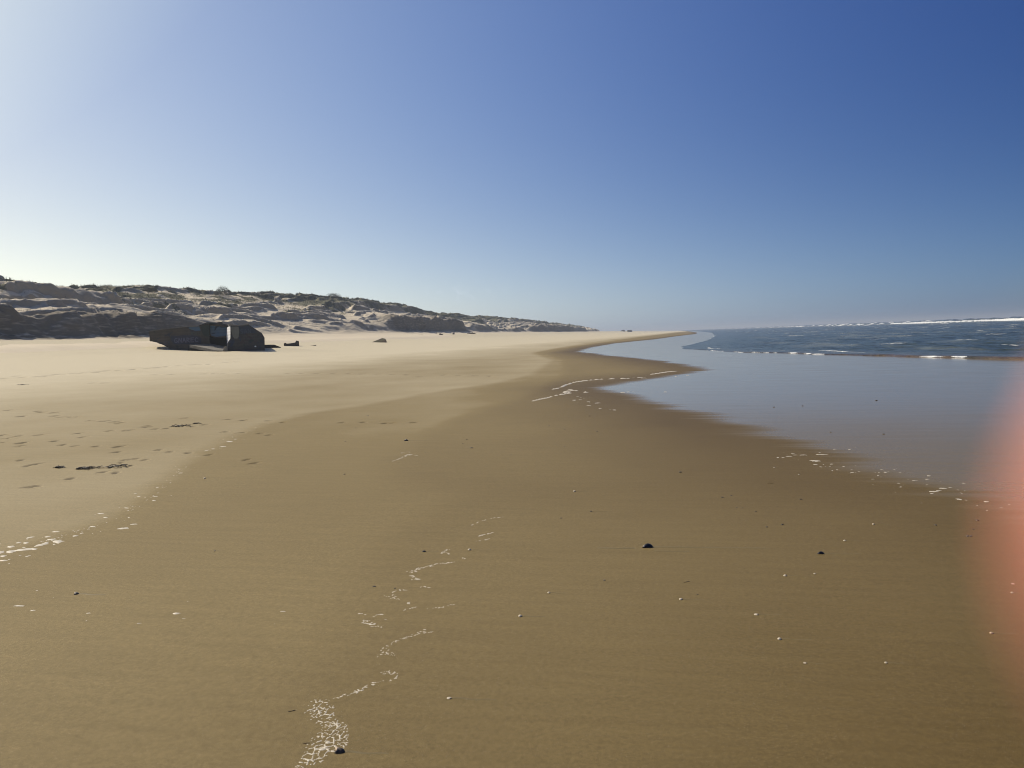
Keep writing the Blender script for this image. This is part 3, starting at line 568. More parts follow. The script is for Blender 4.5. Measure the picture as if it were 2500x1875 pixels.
# graffiti strokes: letters drawn as thick paint strokes
GL = {'G': [[(.8, .9), (.3, 1), (0, .6), (.1, .1), (.6, 0), (.9, .3), (.5, .45)]], 'N': [[(0, 0), (.1, 1), (.8, .05), (.85, 1)]], 'A': [[(0, 0), (.4, 1), (.9, 0)], [(.2, .4), (.75, .4)]],
      'R': [[(0, 0), (.05, 1), (.7, .9), (.65, .55), (.1, .45), (.9, 0)]], 'E': [[(.9, 1), (.05, .95), (0, 0), (.9, .05)], [(.05, .5), (.7, .52)]], 'C': [[(.9, .85), (.4, 1), (0, .5), (.3, .02), (.9, .15)]], 'S': [[(.9, .9), (.3, 1), (.1, .65), (.8, .4), (.6, 0), (0, .1)]]}
def strokes(lets, x0, y0, w, h, gap, d, t):
    V, Fc = [], []
    for k, ch in enumerate(lets):
        for ln in GL[ch]:
            P = [(x0+k*(w+gap)+a*w, y0-b*h-k*2) for a, b in ln]
            for p, q in zip(P[:-1], P[1:]):
                dx, dy = q[0]-p[0], q[1]-p[1]; l = math.hypot(dx, dy) or 1; nx, ny = -dy/l*t, dx/l*t
                i = len(V); e = (dx/l*t*.8, dy/l*t*.8)
                pts = [(p[0]+nx-e[0], p[1]+ny-e[1]), (p[0]-nx-e[0], p[1]-ny-e[1]), (q[0]-nx+e[0], q[1]-ny+e[1]), (q[0]+nx+e[0], q[1]+ny+e[1])]
                dd_ = d-.0006*len(Fc)
                V += [bp(x, y, dd_) for x, y in pts]; V += [bp(x, y, dd_+.004+.0006*len(Fc)) for x, y in pts]
                Fc += [(i, i+1, i+2, i+3), (i, i+4, i+5, i+1), (i+1, i+5, i+6, i+2), (i+2, i+6, i+7, i+3), (i+3, i+7, i+4, i)]
    return V, Fc
mesh_obj('graffiti_letters', *strokes('GNAREC', 438, 378, 40, 52, 10, -.012, 5), M_lil, B)['label'] = 'pale lilac graffiti letters on the left wall'
mesh_obj('graffiti_letters', *strokes('SEA', 300, 400, 22, 34, 5, -.008, 2), simple('blue_spray', (.045, .055, .10), .7), B)
mesh_obj('graffiti_letters', *strokes('RSC', 640, 285, 36, 36, 8, -.009, 3), simple('green_spray', (.05, .07, .06), .7), B)
mesh_obj('graffiti_letters', *strokes('SAN', 1232, 272, 38, 50, 9, -2.125, 2.5), simple('steel_spray', (.035, .05, .085), .7), B)
mesh_obj('graffiti_mark', *strokes('C', 1402, 428, 16, 8, 0, -2.11, 4), simple('white_spray', (.6, .65, .65), .7), B)

# other concrete remains
def lump(name, loc, V, Fc, m, label, cat, rz=0, group=None, bev=.05):
    o = mesh_obj(name, V, Fc, m); o.location = loc; o.rotation_euler = (0, 0, rz); tag(o, label, cat, group)
    b = o.modifiers.new('b', 'BEVEL'); b.width = bev; b.segments = 2; b.limit_method = 'ANGLE'; return o
def ext(prof, depth, jit=0, sd=0):
    rg = random.Random(sd); n = len(prof)
    V = [(x+rg.uniform(-jit, jit), 0, z+rg.uniform(-jit, jit)) for x, z in prof]+[(x+rg.uniform(-jit, jit), depth, z+rg.uniform(-jit, jit)) for x, z in prof]
    return V, [tuple(range(n)), tuple(range(2*n-1, n-1, -1))]+[((i+1) % n, i, n+i, n+(i+1) % n) for i in range(n)]
def gz(x, y): return float(zbase(np.array([float(x)]), np.array([float(y)]))[0])
k = .0505/5.027
pr = [(x*k, z*k) for x, z in [(-92, -40), (-92, 30), (-88, 40), (-70, 42), (-55, 34), (-10, 36), (45, 44), (56, 60), (62, 66), (72, 62), (80, 66), (88, 60), (92, 20), (96, -40)]]
lump('concrete_block', (-46.72, 88.43, gz(-46.72, 88.43)), *ext(pr, 1.6, .02, 1), M_brn, 'small dark broken concrete block with a raised right corner beside the bunker', 'concrete block', math.radians(28))
pr = [(x*k, z*k) for x, z in [(-50, -12), (-50, 1), (0, 4), (44, 9), (46, -12)]]
lump('concrete_plate', (-45.7, 92.06, gz(-45.7, 92.06)), *ext(pr, .8), M_brn, 'thin dark plate lying flat on the sand right of the broken block', 'concrete plate', math.radians(26), None, .01)
k = 118/1878/1.02
V = [(-21*k, 0, -.2), (19*k, -.3, -.2), (20*k, 1.2, -.2), (-8*k, 1.6, -.2), (-21*k, .05, .02), (19*k, -.3, 1.5*k), (20*k, .9, 3*k), (9*k, .7, 11*k), (2*k, .6, 8.5*k), (-6*k, .9, 4*k), (17*k, .5, 9*k)]
me = bmesh.new(); [me.verts.new(v) for v in V]; bmesh.ops.convex_hull(me, input=me.verts)
mm_ = bpy.data.meshes.new('concrete_slab'); me.to_mesh(mm_); me.free(); n = NT('mossy_stone'); c = n.mix(n.ramp(n.noise(1.5, 4), .4, .6), (.085, .078, .035), (.06, .04, .026))
n.set(Base_Color=c, Roughness=.9, Normal=n.bump(n.noise(5, 5), .6, .05)); mm_.materials.append(n.m)
o = bpy.data.objects.new('concrete_slab', mm_); COL.objects.link(o); o.location = (-46.25, 116.36, gz(-46.25, 116.36)); o.rotation_euler = (0, 0, math.radians(21.6))
tag(o, 'wedge shaped slab with mossy top tilted out of the bare sand', 'concrete slab')
pr = [(-4.4, -.5), (-4.2, .9), (-3.2, 1.5), (-.6, 1.9), (.3, 1.6), (.6, -.5)]
lump('bunker_ruin', (-56.5, 905, gz(-56.5, 905)), *ext(pr, 5, .15, 3), M_brn, 'left of two far bunker ruins hazy on the horizon', 'bunker ruin', 0, 'far bunker ruins on the beach', .1)
pr = [(-2.6, -.5), (-2.5, 2.0), (-1.2, 2.3), (.2, 2.0), (1.6, 2.3), (2.8, 1.5), (2.9, -.5)]
lump('bunker_ruin', (-50.5, 905, gz(-50.5, 905)), *ext(pr, 5, .15, 4), M_brn, 'right of two far bunker ruins hazy on the horizon', 'bunker ruin', 0, 'far bunker ruins on the beach', .1)

# driftwood near the dune foot
M_wood = simple('driftwood', (.10, .075, .055), .85, 6, .4, .5)
def log(x, y, l, r, rz, label):
    V, Fc = [], []; n = 9; rg = random.Random(int(l*100))
    for i in range(10):
        t = i/9; rr = r*(1-.4*t)*(1+rg.uniform(-.15, .15)); cx = (t-.5)*l; cz = r*.6+.15*r*math.sin(t*5); cy = .2*r*math.sin(t*7)
        for j in range(n): a = 6.2832*j/n; V.append((cx, cy+rr*math.cos(a), cz+rr*math.sin(a)))
    for i in range(9):
        for j in range(n): Fc.append((i*n+j, i*n+(j+1) % n, (i+1)*n+(j+1) % n, (i+1)*n+j))
    Fc += [tuple(range(n-1, -1, -1)), tuple(range(9*n, 10*n))]
    o = mesh_obj('driftwood_log', V, Fc, M_wood, None, True); o.location = (x, y, gz(x, y)); o.rotation_euler = (0, 0, rz); tag(o, label, 'driftwood', 'driftwood below the dunes')
log(-58, 188.3, .9, .34, .3, 'short dark stump on the sand left of the sitting person')
log(-60.3, 227, 2.6, .22, .5, 'driftwood log on the sand to the right of the sitting person')
log(-59, 172, 3.0, .16, .3, 'long thin driftwood log below the dune foot, left of the dark stump')

# the person sitting at the foot of the dunes
def skin(name, pts, edges, rad, m, parent=None):
    me = bpy.data.meshes.new(name); me.from_pydata(pts, edges, []); me.materials.append(m)
    o = bpy.data.objects.new(name, me); COL.objects.link(o)
    s = o.modifiers.new('s', 'SKIN'); sv = me.skin_vertices[0].data
    for i, r in enumerate(rad): sv[i].radius = (r, r) if not isinstance(r, tuple) else r; sv[i].use_root = (i == 0)
    o.modifiers.new('d', 'SUBSURF').render_levels = 2
    if parent: o.parent = parent
    return o
P = empty('person', (-59.5, 205.4, gz(-59.5, 205.4)), -.4)
tag(P, 'person in dark clothes sitting on the sand at the foot of the dunes', 'person')
pts = [(0, 0, .12), (0, .04, .30), (0, .03, .48), (0, .0, .56), (0, -.01, .66), (0, -.02, .72),
       (.09, -.02, .11), (.14, -.38, .44), (.13, -.62, .07), (.13, -.74, .05), (-.09, -.02, .11), (-.14, -.38, .44), (-.13, -.62, .07), (-.13, -.74, .05),
       (.19, .03, .50), (.24, -.10, .30), (.16, -.32, .36), (-.19, .03, .50), (-.24, -.10, .30), (-.16, -.32, .36)]
ed = [(0, 1), (1, 2), (2, 3), (3, 4), (4, 5), (0, 6), (6, 7), (7, 8), (8, 9), (0, 10), (10, 11), (11, 12), (12, 13), (2, 14), (14, 15), (15, 16), (2, 17), (17, 18), (18, 19)]
rd = [.13, .12, .13, .05, .085, .07, .085, .06, .045, .035, .085, .06, .045, .035, .055, .045, .035, .055, .045, .035]
skin('body', pts, ed, rd, simple('dark_clothes', (.05, .055, .08), .9, 8), P)
skin('hair', [(0, .02, .70), (0, .03, .76)], [(0, 1)], [.085, .07], simple('hair', (.06, .04, .03), .8, 8), P)

# ------------------------------------------------------------------ foam left on the sand
def worley(x, y, s):
    i = np.floor(x); j = np.floor(y); f1 = np.full(x.shape, 9.); f2 = np.full(x.shape, 9.)
    for a in (-1, 0, 1):
        for b in (-1, 0, 1):
            px = i+a+.5+.46*(hsh(i+a, j+b, s)*2-1); py = j+b+.5+.46*(hsh(i+a, j+b, s+5)*2-1)
            dd = np.hypot(px-x, py-y); m = dd < f1; f2 = np.where(m, f1, np.minimum(f2, dd)); f1 = np.where(m, dd, f1)
    return f1, f2
def linew(seg, x, y):
    """distance to the centre line minus its half width, divided by the half width"""
    best = np.full(x.shape, 1e9); hw = np.ones(x.shape)
    S = np.array(seg)
    for a, b in zip(S[:-1], S[1:]):
        ab = b[:2]-a[:2]; t = np.clip(((x-a[0])*ab[0]+(y-a[1])*ab[1])/max(1e-9, ab@ab), 0, 1)
        w_ = a[2]+(b[2]-a[2])*t; q = np.hypot(x-a[0]-t*ab[0], y-a[1]-t*ab[1])/w_
        hw = np.where(q < best, w_, hw); best = np.minimum(best, q)
    return best, hw
fo = NT('sea_foam'); fo.set(Base_Color=fo.mix(fo.noise(120, 3), (.42, .38, .30), (.62, .57, .47)), Roughness=.5, Normal=fo.bump(fo.noise(300, 3), .5, .002))
fo.p.inputs['Subsurface Weight'].default_value = 0.0
def foam_mesh(segs, cell_k, net, thick, solid=False, thr=.22):
    AV, AF, off = [], [], 0
    for si, seg in enumerate(segs):
        S = np.array(seg); r = np.hypot(S[:, 0], S[:, 1]).mean(); h = cell_k*r; pad = S[:, 2].max()*1.3+h*2
        gx = np.arange(S[:, 0].min()-pad, S[:, 0].max()+pad, h); gy = np.arange(S[:, 1].min()-pad, S[:, 1].max()+pad, h*(1.6 if solid else 1.25))
        x, y = np.meshgrid(gx, gy)
        q, hw = linew(seg, x, y); q = q + .45*fbm(x/.05, y/.06, 120+si, 3) + (.25*fbm(x/.012, y/.012, 121, 2))
        cs = net*(1+.25*(r-2.7)/3)
        xx = x+cs*.7*fbm(x/cs/1.5, y/cs/1.5, 130, 2); yy = y+cs*.7*fbm(x/cs/1.5, y/cs/1.5, 131, 2)
        if solid:
            inside = q < 1; hh = thick*np.sqrt(np.clip(1-q, 0, 1))
        else:
            f1, f2 = worley(xx/cs, yy/cs/1.25, 7); e = f2-f1; br = vn(x/cs/1.1, y/cs/1.1, 140)
            tt = thr*(.55+.9*vn(x/.07, y/.07, 141))*np.clip(1.5*(1.1-q), .25, 1)
            inside = (q < 1) & (e < tt) & (br > .16); hh = thick*np.sqrt(np.clip(1-e/np.maximum(tt, 1e-3), 0, 1))
        z = zbase(x, y)+.0006+np.where(inside, hh, 0)+.0006*np.where(inside, 1, 0)
        Q = grid_quads(*x.shape); kp = inside.ravel()[Q].sum(1) >= (1 if not solid else 1); Q = Q[kp]
        z = np.where(inside, z, zbase(x, y)-.0005)
        us_ = np.unique(Q); mp = np.full(x.size, -1, np.int64); mp[us_] = np.arange(len(us_))
        AV.append(np.stack([x, y, z], -1).reshape(-1, 3)[us_]); AF.append(mp[Q]+off); off += len(us_)
    return np.concatenate(AV), np.concatenate(AF)
V, Q = foam_mesh(LACE[:9], .0009, .024, .0010, thr=.068)
tag(big_mesh('sea_foam', V, Q, fo.m), 'lacy net of white foam in a zigzag line on the sand nearest the camera', 'foam', kind='stuff')
V, Q = foam_mesh(LACE[9:], .0009, .024, .0011, thr=.095)
tag(big_mesh('sea_foam', V, Q, fo.m), 'broken lacy foam patches running up the middle of the sand', 'foam', kind='stuff')
LINE = [[(a, b, c*.48) for a, b, c in sg] for sg in LINE]
V, Q = foam_mesh(LINE, .0022, .03, .03, True)
tag(big_mesh('sea_foam', V, Q, fo.m), 'thin bright curved foam line at the tip of the wet sheet', 'foam', kind='stuff')
def blobs(lst):
    V, Fc = [], []; rg = random.Random(5)
    for (x, y, w_, h) in lst:
        r = math.hypot(x, y); a = w_*.75; b = min(a*1.1, max(a*.25, h*r*r/1.6/1878*.45)); n = 16; i0 = len(V); ph = rg.uniform(0, 6)
        z = gz(x, y); rot = rg.uniform(-.15, .35)
        V.append((x, y, z+.001+.09*min(a, .1)))
        for ring, (sc, hz) in enumerate(((.6, .0008+.06*min(a, .1)), (1, -.0006))):
            for j in range(n):
                t = 6.2832*j/n; q = sc*(1+.28*math.sin(2*t+ph)+.2*math.sin(5*t+ph*2)+rg.uniform(-.12, .12))
                px, py = a*q*math.cos(t), b*q*math.sin(t); V.append((x+px*math.cos(rot)-py*math.sin(rot), y+px*math.sin(rot)+py*math.cos(rot), z+hz))
        for j in range(n):
            Fc.append((i0, i0+1+j, i0+1+(j+1) % n)); Fc.append((i0+1+j, i0+1+n+j, i0+1+n+(j+1) % n, i0+1+(j+1) % n))
    return V, Fc
A = [f for f in FLECK if f[0] < -2]; Bf = [f for f in FLECK if f[0] >= -2]
rg = random.Random(9)
for f in list(A[:45]):
    for k in range(1): A.append((f[0]+rg.uniform(-.25, .25), f[1]+rg.uniform(-.2, .3), f[2]*rg.uniform(.1, .4), f[3]*.5))
for i in range(120):      # faint broken line of bubbles along the upper wash mark
    t = rg.random(); y = 5.4+11*t*t; x = float(np.interp(y, [p[1] for p in DAMP], [p[0] for p in DAMP])); A.append((x+rg.gauss(0, .035), y, rg.uniform(.004, .013), .8))
for f in list(Bf):
    for k in range(1): Bf.append((f[0]+rg.uniform(-.25, .25), f[1]+rg.uniform(-.5, .5), f[2]*rg.uniform(.15, .45), f[3]*.6))
tag(mesh_obj('sea_foam', *blobs(A), fo.m, None, True), 'flat pale foam flecks along the wash mark on the left', 'foam', kind='stuff')
tag(mesh_obj('sea_foam', *blobs(Bf), fo.m, None, True), 'white foam flecks scattered along the edge of the wet sheet', 'foam', kind='stuff')

# ------------------------------------------------------------------ shells, pebbles, weed
M_black = simple('mussel_shell', (.006, .007, .010), .35, 60, .5, .3, .001)
M_nacre = simple('mussel_lip', (.32, .30, .34), .3, 80, .3, .1, .001)
M_white_s = simple('white_shell', (.50, .44, .34), .5, 120, .2, .4, .001)
M_tan_s = simple('tan_shell', (.42, .31, .20), .5, 120, .35, .4, .001)
M_dk = simple('dark_pebble', (.055, .045, .036), .5, 90, .5, .4, .001)
M_twig = simple('twig', (.07, .05, .035), .8, 90, .4, .4, .001)
def blobm(w, l, h, m, name, seed, parent=None, noise=.12, sink=.3, rows=9, cols=16, shape=None, z0=0):
    rg = random.Random(seed); ph = [rg.uniform(0, 6) for _ in range(4)]; V = [(0, 0, h*(1-sink)+z0)]; Fc = []
    for i in range(1, rows):
        e = math.pi*i/rows
        for j in range(cols):
            a = 6.2832*j/cols; q = 1+noise*(math.sin(2*a+ph[0])*.6+math.sin(3*a+ph[1]+e)*.5+math.sin(5*a+e*3+ph[2])*.3)
            x = math.cos(a)*math.sin(e)*w/2*q; y = math.sin(a)*math.sin(e)*l/2*q; z = math.cos(e)*h
            if shape: x, y, z = shape(x/(w/2), y/(l/2), z/h); x *= w/2; y *= l/2; z *= h
            V.append((x, y, (z if z > 0 else z*.6)-h*sink+h*0+z0))
    n = len(V); V.append((0, 0, -h*.6-h*sink+z0))
    for j in range(cols): Fc.append((0, 1+j, 1+(j+1) % cols)); Fc.append((n, n-1-j, n-1-(j+1) % cols))
    for i in range(rows-2):
        for j in range(cols): Fc.append((1+i*cols+j, 1+(i+1)*cols+j, 1+(i+1)*cols+(j+1) % cols, 1+i*cols+(j+1) % cols))
    return mesh_obj(name, V, Fc, m, parent, True)
def mshape(x, y, z):      # pointed beak at -x, broad end at +x
    t = max(0, (x+1)/2); k = (.25+.95*t**.7)*(1 if x < .6 else 1-.25*(x-.6)/.4)
    return x, y*k, z*(.45+.75*math.sin(math.pi*min(1, t*.72+.12)))
def mussel(x, y, w, rz, label, seed):
    t = empty('mussel', (x, y, gz(x, y)), rz); tag(t, label, 'mussel shell', 'dark shells on the sand')
    blobm(w, w*.55, w*.27, M_black, 'shell', seed, t, .05, .0, 12, 22, mshape)
    blobm(w*.93, w*.50, w*.20, M_black, 'shell', seed+1, t, .05, .0, 10, 20, mshape, w*.02).rotation_euler = (.35, .12, .08)
    blobm(w*.25, w*.08, w*.05, M_nacre, 'shell_lip', seed+2, t, .1, 0, 6, 10, None, w*.12).location = (-w*.33, -w*.10, 0)
def ridge_shell(x, y, w, m, label, seed, group, rz, under=True, name='seashell', hh=.42):
    """half buried ribbed cockle: fan outline, ribs and a hinge bump"""
    V, Fc = [(0, 0, w*hh*.75)], []; n, rws = 28, 6
    for i in range(1, rws+1):
        e = i/rws*math.pi/2
        for j in range(n):
            a = 6.2832*j/n; fan = 1-.22*max(0, math.cos(a-math.pi)) + .03*math.cos(a*14)*math.sin(e)
            V.append((math.cos(a)*math.sin(e)*w/2*fan, math.sin(a)*math.sin(e)*w*.44*fan, w*hh*.75*math.cos(e)-.001*(i == rws)*1.5))
    for j in range(n): Fc.append((0, 1+j, 1+(j+1) % n))
    for i in range(rws-1):
        for j in range(n): Fc.append((1+i*n+j, 1+(i+1)*n+j, 1+(i+1)*n+(j+1) % n, 1+i*n+(j+1) % n))
    t = empty(name, (x, y, gz(x, y)+.0005), rz); tag(t, label, 'seashell', group)
    mesh_obj('shell', V, Fc, m, t, True)
    if under: o = blobm(w*.5, w*.42, w*.17, M_dk, 'hinge', seed, t, .1, .2); o.location = (w*.30, -w*.22, 0)
    return t
def stick(x, y, l, label, seed):
    rg = random.Random(seed); V, Fc = [], []; n = 6
    for i in range(8):
        t = i/7-.5; r = l*.05*(1-.5*abs(t)); cy = l*.05*math.sin(t*6+seed)
        for j in range(n): a = 6.2832*j/n; V.append((t*l, cy+r*math.cos(a), r*.6+r*math.sin(a)))
    for i in range(7):
        for j in range(n): Fc.append((i*n+j, i*n+(j+1) % n, (i+1)*n+(j+1) % n, (i+1)*n+j))
    Fc += [tuple(range(n-1, -1, -1)), tuple(range(7*n, 8*n))]
    o = mesh_obj('twig', V, Fc, M_twig, None, True); o.location = (x, y, gz(x, y)); o.rotation_euler = (0, 0, rg.uniform(-.4, .4)+YAW); tag(o, label, 'twig', 'twigs on the sand'); return o
LAB = {0: 'largest black mussel shell alone in the middle right of the sand', 1: 'white shell near the middle, above the two small dark pebbles', 2: 'small brown pebble just above the largest black mussel shell',
       4: 'pale round shell below and left of the largest mussel shell', 6: 'dark twig lying right of the largest mussel shell', 7: 'white and dark shell below the dark twig', 9: 'flat cream shell fragment right of the white and dark shell',
       17: 'bright white round shell farthest right of the three near the wet edge', 18: 'cream shell between the bright white shell and the small black mussel', 19: 'small black mussel on the right with its valves open', 20: 'white domed shell below the small open black mussel', 21: 'small white shell just right of the white domed shell',
       24: 'brown clump of shell bits near the right edge', 27: 'flat pinkish shell fragment beside the fingertip', 28: 'pale shell just below the flat pinkish fragment', 30: 'tiny pale shell nearest the foam flecks of the wet edge', 31: 'tiny pale shell right of the other tiny one below the foam flecks',
       37: 'white pebble like shell at the lower right with a dark underside', 38: 'thin cream shell sliver lying lowest on the lower right sand', 39: 'small dark and white shell alone far to the lower right', 40: 'brown and white shell low beside the right edge',
       41: 'small dark pebble with pale top left of the middle', 42: 'larger dark pebble near the left edge with a pale top', 43: 'narrow black mussel piece above the foam zigzag', 44: 'cream shell right of the narrow black mussel piece', 46: 'small pebble touching the foam zigzag', 47: 'black and white shell with a drag mark right of the foam patches',
       48: 'flat cream shell lowest in the middle with a long drag line', 49: 'rough dark stone at the foot of the lacy foam in front', 50: 'far black mussel alone on the sand above the thin foam patch', 54: 'tiny white shell beside the upper wash mark on the left', 59: 'thin dark twig right of the middle below the wet edge', 62: 'short twig left of the nearest lacy foam', 63: 'short twig lying against the nearest lacy foam'}
SPK = {3: 'tiny dark fragment left of and above the largest black mussel shell', 5: 'tiny dark fragment below and left of the largest black mussel shell', 8: 'tiny dark fragment just below and right of the long dark twig',
       10: 'left one of a close pair of dark specks above and right of the largest mussel', 11: 'right one of a close pair of dark specks above and right of the largest mussel', 12: 'left one of two tiny specks side by side above the small open mussel', 13: 'right one of two tiny specks side by side above the small open mussel',
       14: 'tiny dark speck just right of the two side by side specks', 15: 'small dark fragment above and left of the small open mussel', 16: 'minute dark speck left of the white domed shell', 22: 'dark fragment right above the small open mussel, nearest to it on the left', 23: 'dark fragment left of the brown shell clump',
       25: 'tiny dark fragment just above the brown shell clump', 26: 'thin dark fragment farthest up beyond the brown shell clump', 29: 'dark fragment below the foam flecks of the wet edge', 32: 'dark speck farthest right of the three highest in the wet sheet', 33: 'middle one of the three highest dark specks in the wet sheet',
       34: 'dark speck farthest left of the three highest in the wet sheet', 35: 'left one of the two lower dark specks in the wet sheet', 36: 'right one of the two lower dark specks in the wet sheet', 45: 'dark fragment below and left of the narrow mussel piece, by the foam', 51: 'flat dark fragment right of and just below the far black mussel',
       52: 'small dark fragment below and left of the far black mussel', 53: 'minute dark speck above and left of the far black mussel', 55: 'upper one of two minute specks above the flat dark fragment', 56: 'lower one of two minute specks above the flat dark fragment', 57: 'minute dark speck right of the flat dark fragment',
       58: 'widest dark fragment below the tip of the mirror wet sheet', 60: 'minute speck close below and right of the far black mussel', 64: 'minute speck level with and left of the far black mussel', 65: 'minute speck left of and higher than the far black mussel',
       66: 'dark speck nearest below the loose foam flecks of the curved line', 67: 'leftmost of three dark specks in a row below the curved foam line', 68: 'middle one of three dark specks in a row below the curved foam line', 69: 'dark speck beneath the three in a row below the curved foam line', 70: 'rightmost of three dark specks in a row below the curved foam line'}
for k, (kind, x, y, w_) in enumerate(DEB):
    if k == 61: continue
    lb = LAB.get(k) or SPK.get(k); rz = random.Random(k).uniform(-.3, .3)+YAW
    if kind.startswith('mussel'): mussel(x, y, w_*1.05, rz, lb, 10*k)
    elif kind == 'shell': ridge_shell(x, y, w_*.82, M_white_s, lb, k, 'pale shells on the sand', rz, True)
    elif kind == 'shell2': ridge_shell(x, y, w_*.78, M_white_s if k % 2 else M_tan_s, lb, k, 'pale shells on the sand', rz, True)
    elif kind == 'shell3': ridge_shell(x, y, w_, M_white_s, lb, k, 'pale shells on the sand', rz, False)
    elif kind == 'flat': ridge_shell(x, y, w_, M_white_s if k != 27 else simple('pink_shell', (.55, .38, .32), .5), lb, k, 'pale shells on the sand', rz, k != 27, 'shell_fragment', .16)
    elif kind == 'stick': stick(x, y, w_*1.1, lb, k)
    elif kind == 'rock':
        t = empty('stone', (x, y, gz(x, y))); tag(t, lb, 'stone'); blobm(.034, .036, .017, M_dk, 'rock_body', 4, t, .3, .1, 10, 16)
        blobm(.018, .02, .009, M_tan_s, 'barnacle', 5, t, .35, 0, 8, 12, None, .008).location = (-.008, -.002, 0)
    elif kind == 'clump':
        t = empty('shell_clump', (x, y, gz(x, y))); tag(t, lb, 'shell clump')
        for q in range(4): blobm(w_*.4, w_*.45, w_*.14, M_dk, 'shell_piece', k+q, t, .3, .1).location = ((q-1.5)*w_*.25, (q % 2)*w_*.3, 0)
    elif kind == 'pebble':
        o = blobm(w_*.9, w_*.8, w_*.34, M_dk, 'pebble', k, None, .16, .2); o.location = (x, y, gz(x, y)); o.rotation_euler = (0, 0, rz); tag(o, lb, 'pebble', 'pebbles on the sand')
        if k in (41, 42): c_ = blobm(w_*.4, w_*.4, w_*.16, M_white_s, 'pale_patch', k+1, o, .2, 0, 8, 12, None, w_*.17); c_.location = (-w_*.1, 0, 0)
    else:
        o = blobm(w_*.95, w_*.8, w_*.26, M_dk, 'shell_fragment', k, None, .3, .1); o.location = (x, y, gz(x, y)); o.rotation_euler = (0, 0, rz)
        if 32 <= k <= 36: tag(o, lb, 'shell fragment', 'dark specks in the wet sheet')
        else: tag(o, lb, 'shell fragment', 'dark specks on the damp sand')
# low sand ridges the backwash left behind each shell
V, Fc = [], []
def trail(x, y, l, w_, h):
    n, m_ = 24, 7; i0 = len(V)
    for i in range(n+1):
        t = i/n; ww = w_*(1-.35*t)+.002; hh = h*(1-t)**.8*min(1, t*12)
        for j in range(m_):
            s_ = (j/(m_-1)*2-1); px = x+l*t; py = y+s_*ww+.004*math.sin(t*9)+l*t*.05
            V.append((px, py, gz(px, py)+(hh*math.cos(s_*math.pi/2)**2*1.0 if 0 < j < m_-1 else -.001)+.0004))
    for i in range(n):
        for j in range(m_-1): a = i0+i*m_+j; Fc.append((a, a+1, a+m_+1, a+m_)[::-1])
for k, (kind, x, y, w_) in enumerate(DEB):
    if kind in ('dark', 'stick', 'shell3') or k in (24, 46): continue
    trail(x+w_*.45, y+w_*.1, w_*random.Random(k).uniform(3, 6)*(1.8 if k in (0, 48, 49) else 1), w_*.18, .0018 if k not in (0, 49) else .003)
trail(-.23-.09, 5.66, -.28, .02, .004); trail(-.18, 5.60, .25, .012, .003)
n = NT('damp_sand_ridge'); gr = n.noise(260, 2); n.set(Base_Color=n.mix(gr, (.105, .082, .036), (.19, .150, .070)), Roughness=.62, Normal=n.bump(gr, .5, .002), IOR=1.34)
tag(mesh_obj('sand_ridges', V, Fc, n.m, None, True), 'low ridges of sand left by the backwash', 'sand', kind='structure')

# dark weed strands by the footprints
M_weed = simple('seaweed', (.050, .040, .030), .5, 40, .5, .4, .004)
def weed(x, y, l, label, seed, nst=9):
    rg = random.Random(seed); V, Fc = [], []
    for s_ in range(nst):
        a = rg.gauss(0, .35); px = rg.uniform(-.5, .2)*l; py = rg.gauss(0, .03*l+.008); ln = rg.uniform(.25, .7)*l; ww = rg.uniform(.006, .015); i0 = len(V)
        for i in range(9):
            t = i/8; cx = px+ln*t*math.cos(a); cy = py+ln*t*math.sin(a)+.02*math.sin(t*8+s_); cz = .004+.022*math.sin(math.pi*t)*rg.uniform(.3, 1.2)
            for (oy, oz) in ((-ww, 0), (0, .004), (ww, 0), (0, -.004)): V.append((cx, cy+oy*(1-t*.5), cz+oz))
        for i in range(8):
            for j in range(4): Fc.append((i0+i*4+j, i0+i*4+(j+1) % 4, i0+(i+1)*4+(j+1) % 4, i0+(i+1)*4+j))
    o = mesh_obj('seaweed', V, Fc, M_weed, None, True); o.location = (x, y, gz(x, y)); o.rotation_euler = (0, 0, YAW); tag(o, label, 'seaweed', 'seaweed strands by the footprints')
WEED = [(140, 1142, 'short dark seaweed strand farthest left among the near footprints'), (205, 1145, 'thick dark seaweed strand right of the leftmost one'), (262, 1141, 'thin straggling seaweed strand ending the near row'), (440, 1040, 'dark seaweed strand beside the far footprints'), (478, 1035, 'small seaweed tuft right of the far strand'), (52, 940, 'small dark seaweed strand farthest up the left edge')]
for k, ((x, y), (_, _, lb)) in enumerate(zip(WPOS, WEED)): weed(x, y, (.17, .22, .36, .34, .16, .38)[k], lb, k+3, (12, 26, 10, 14, 12, 10)[k])

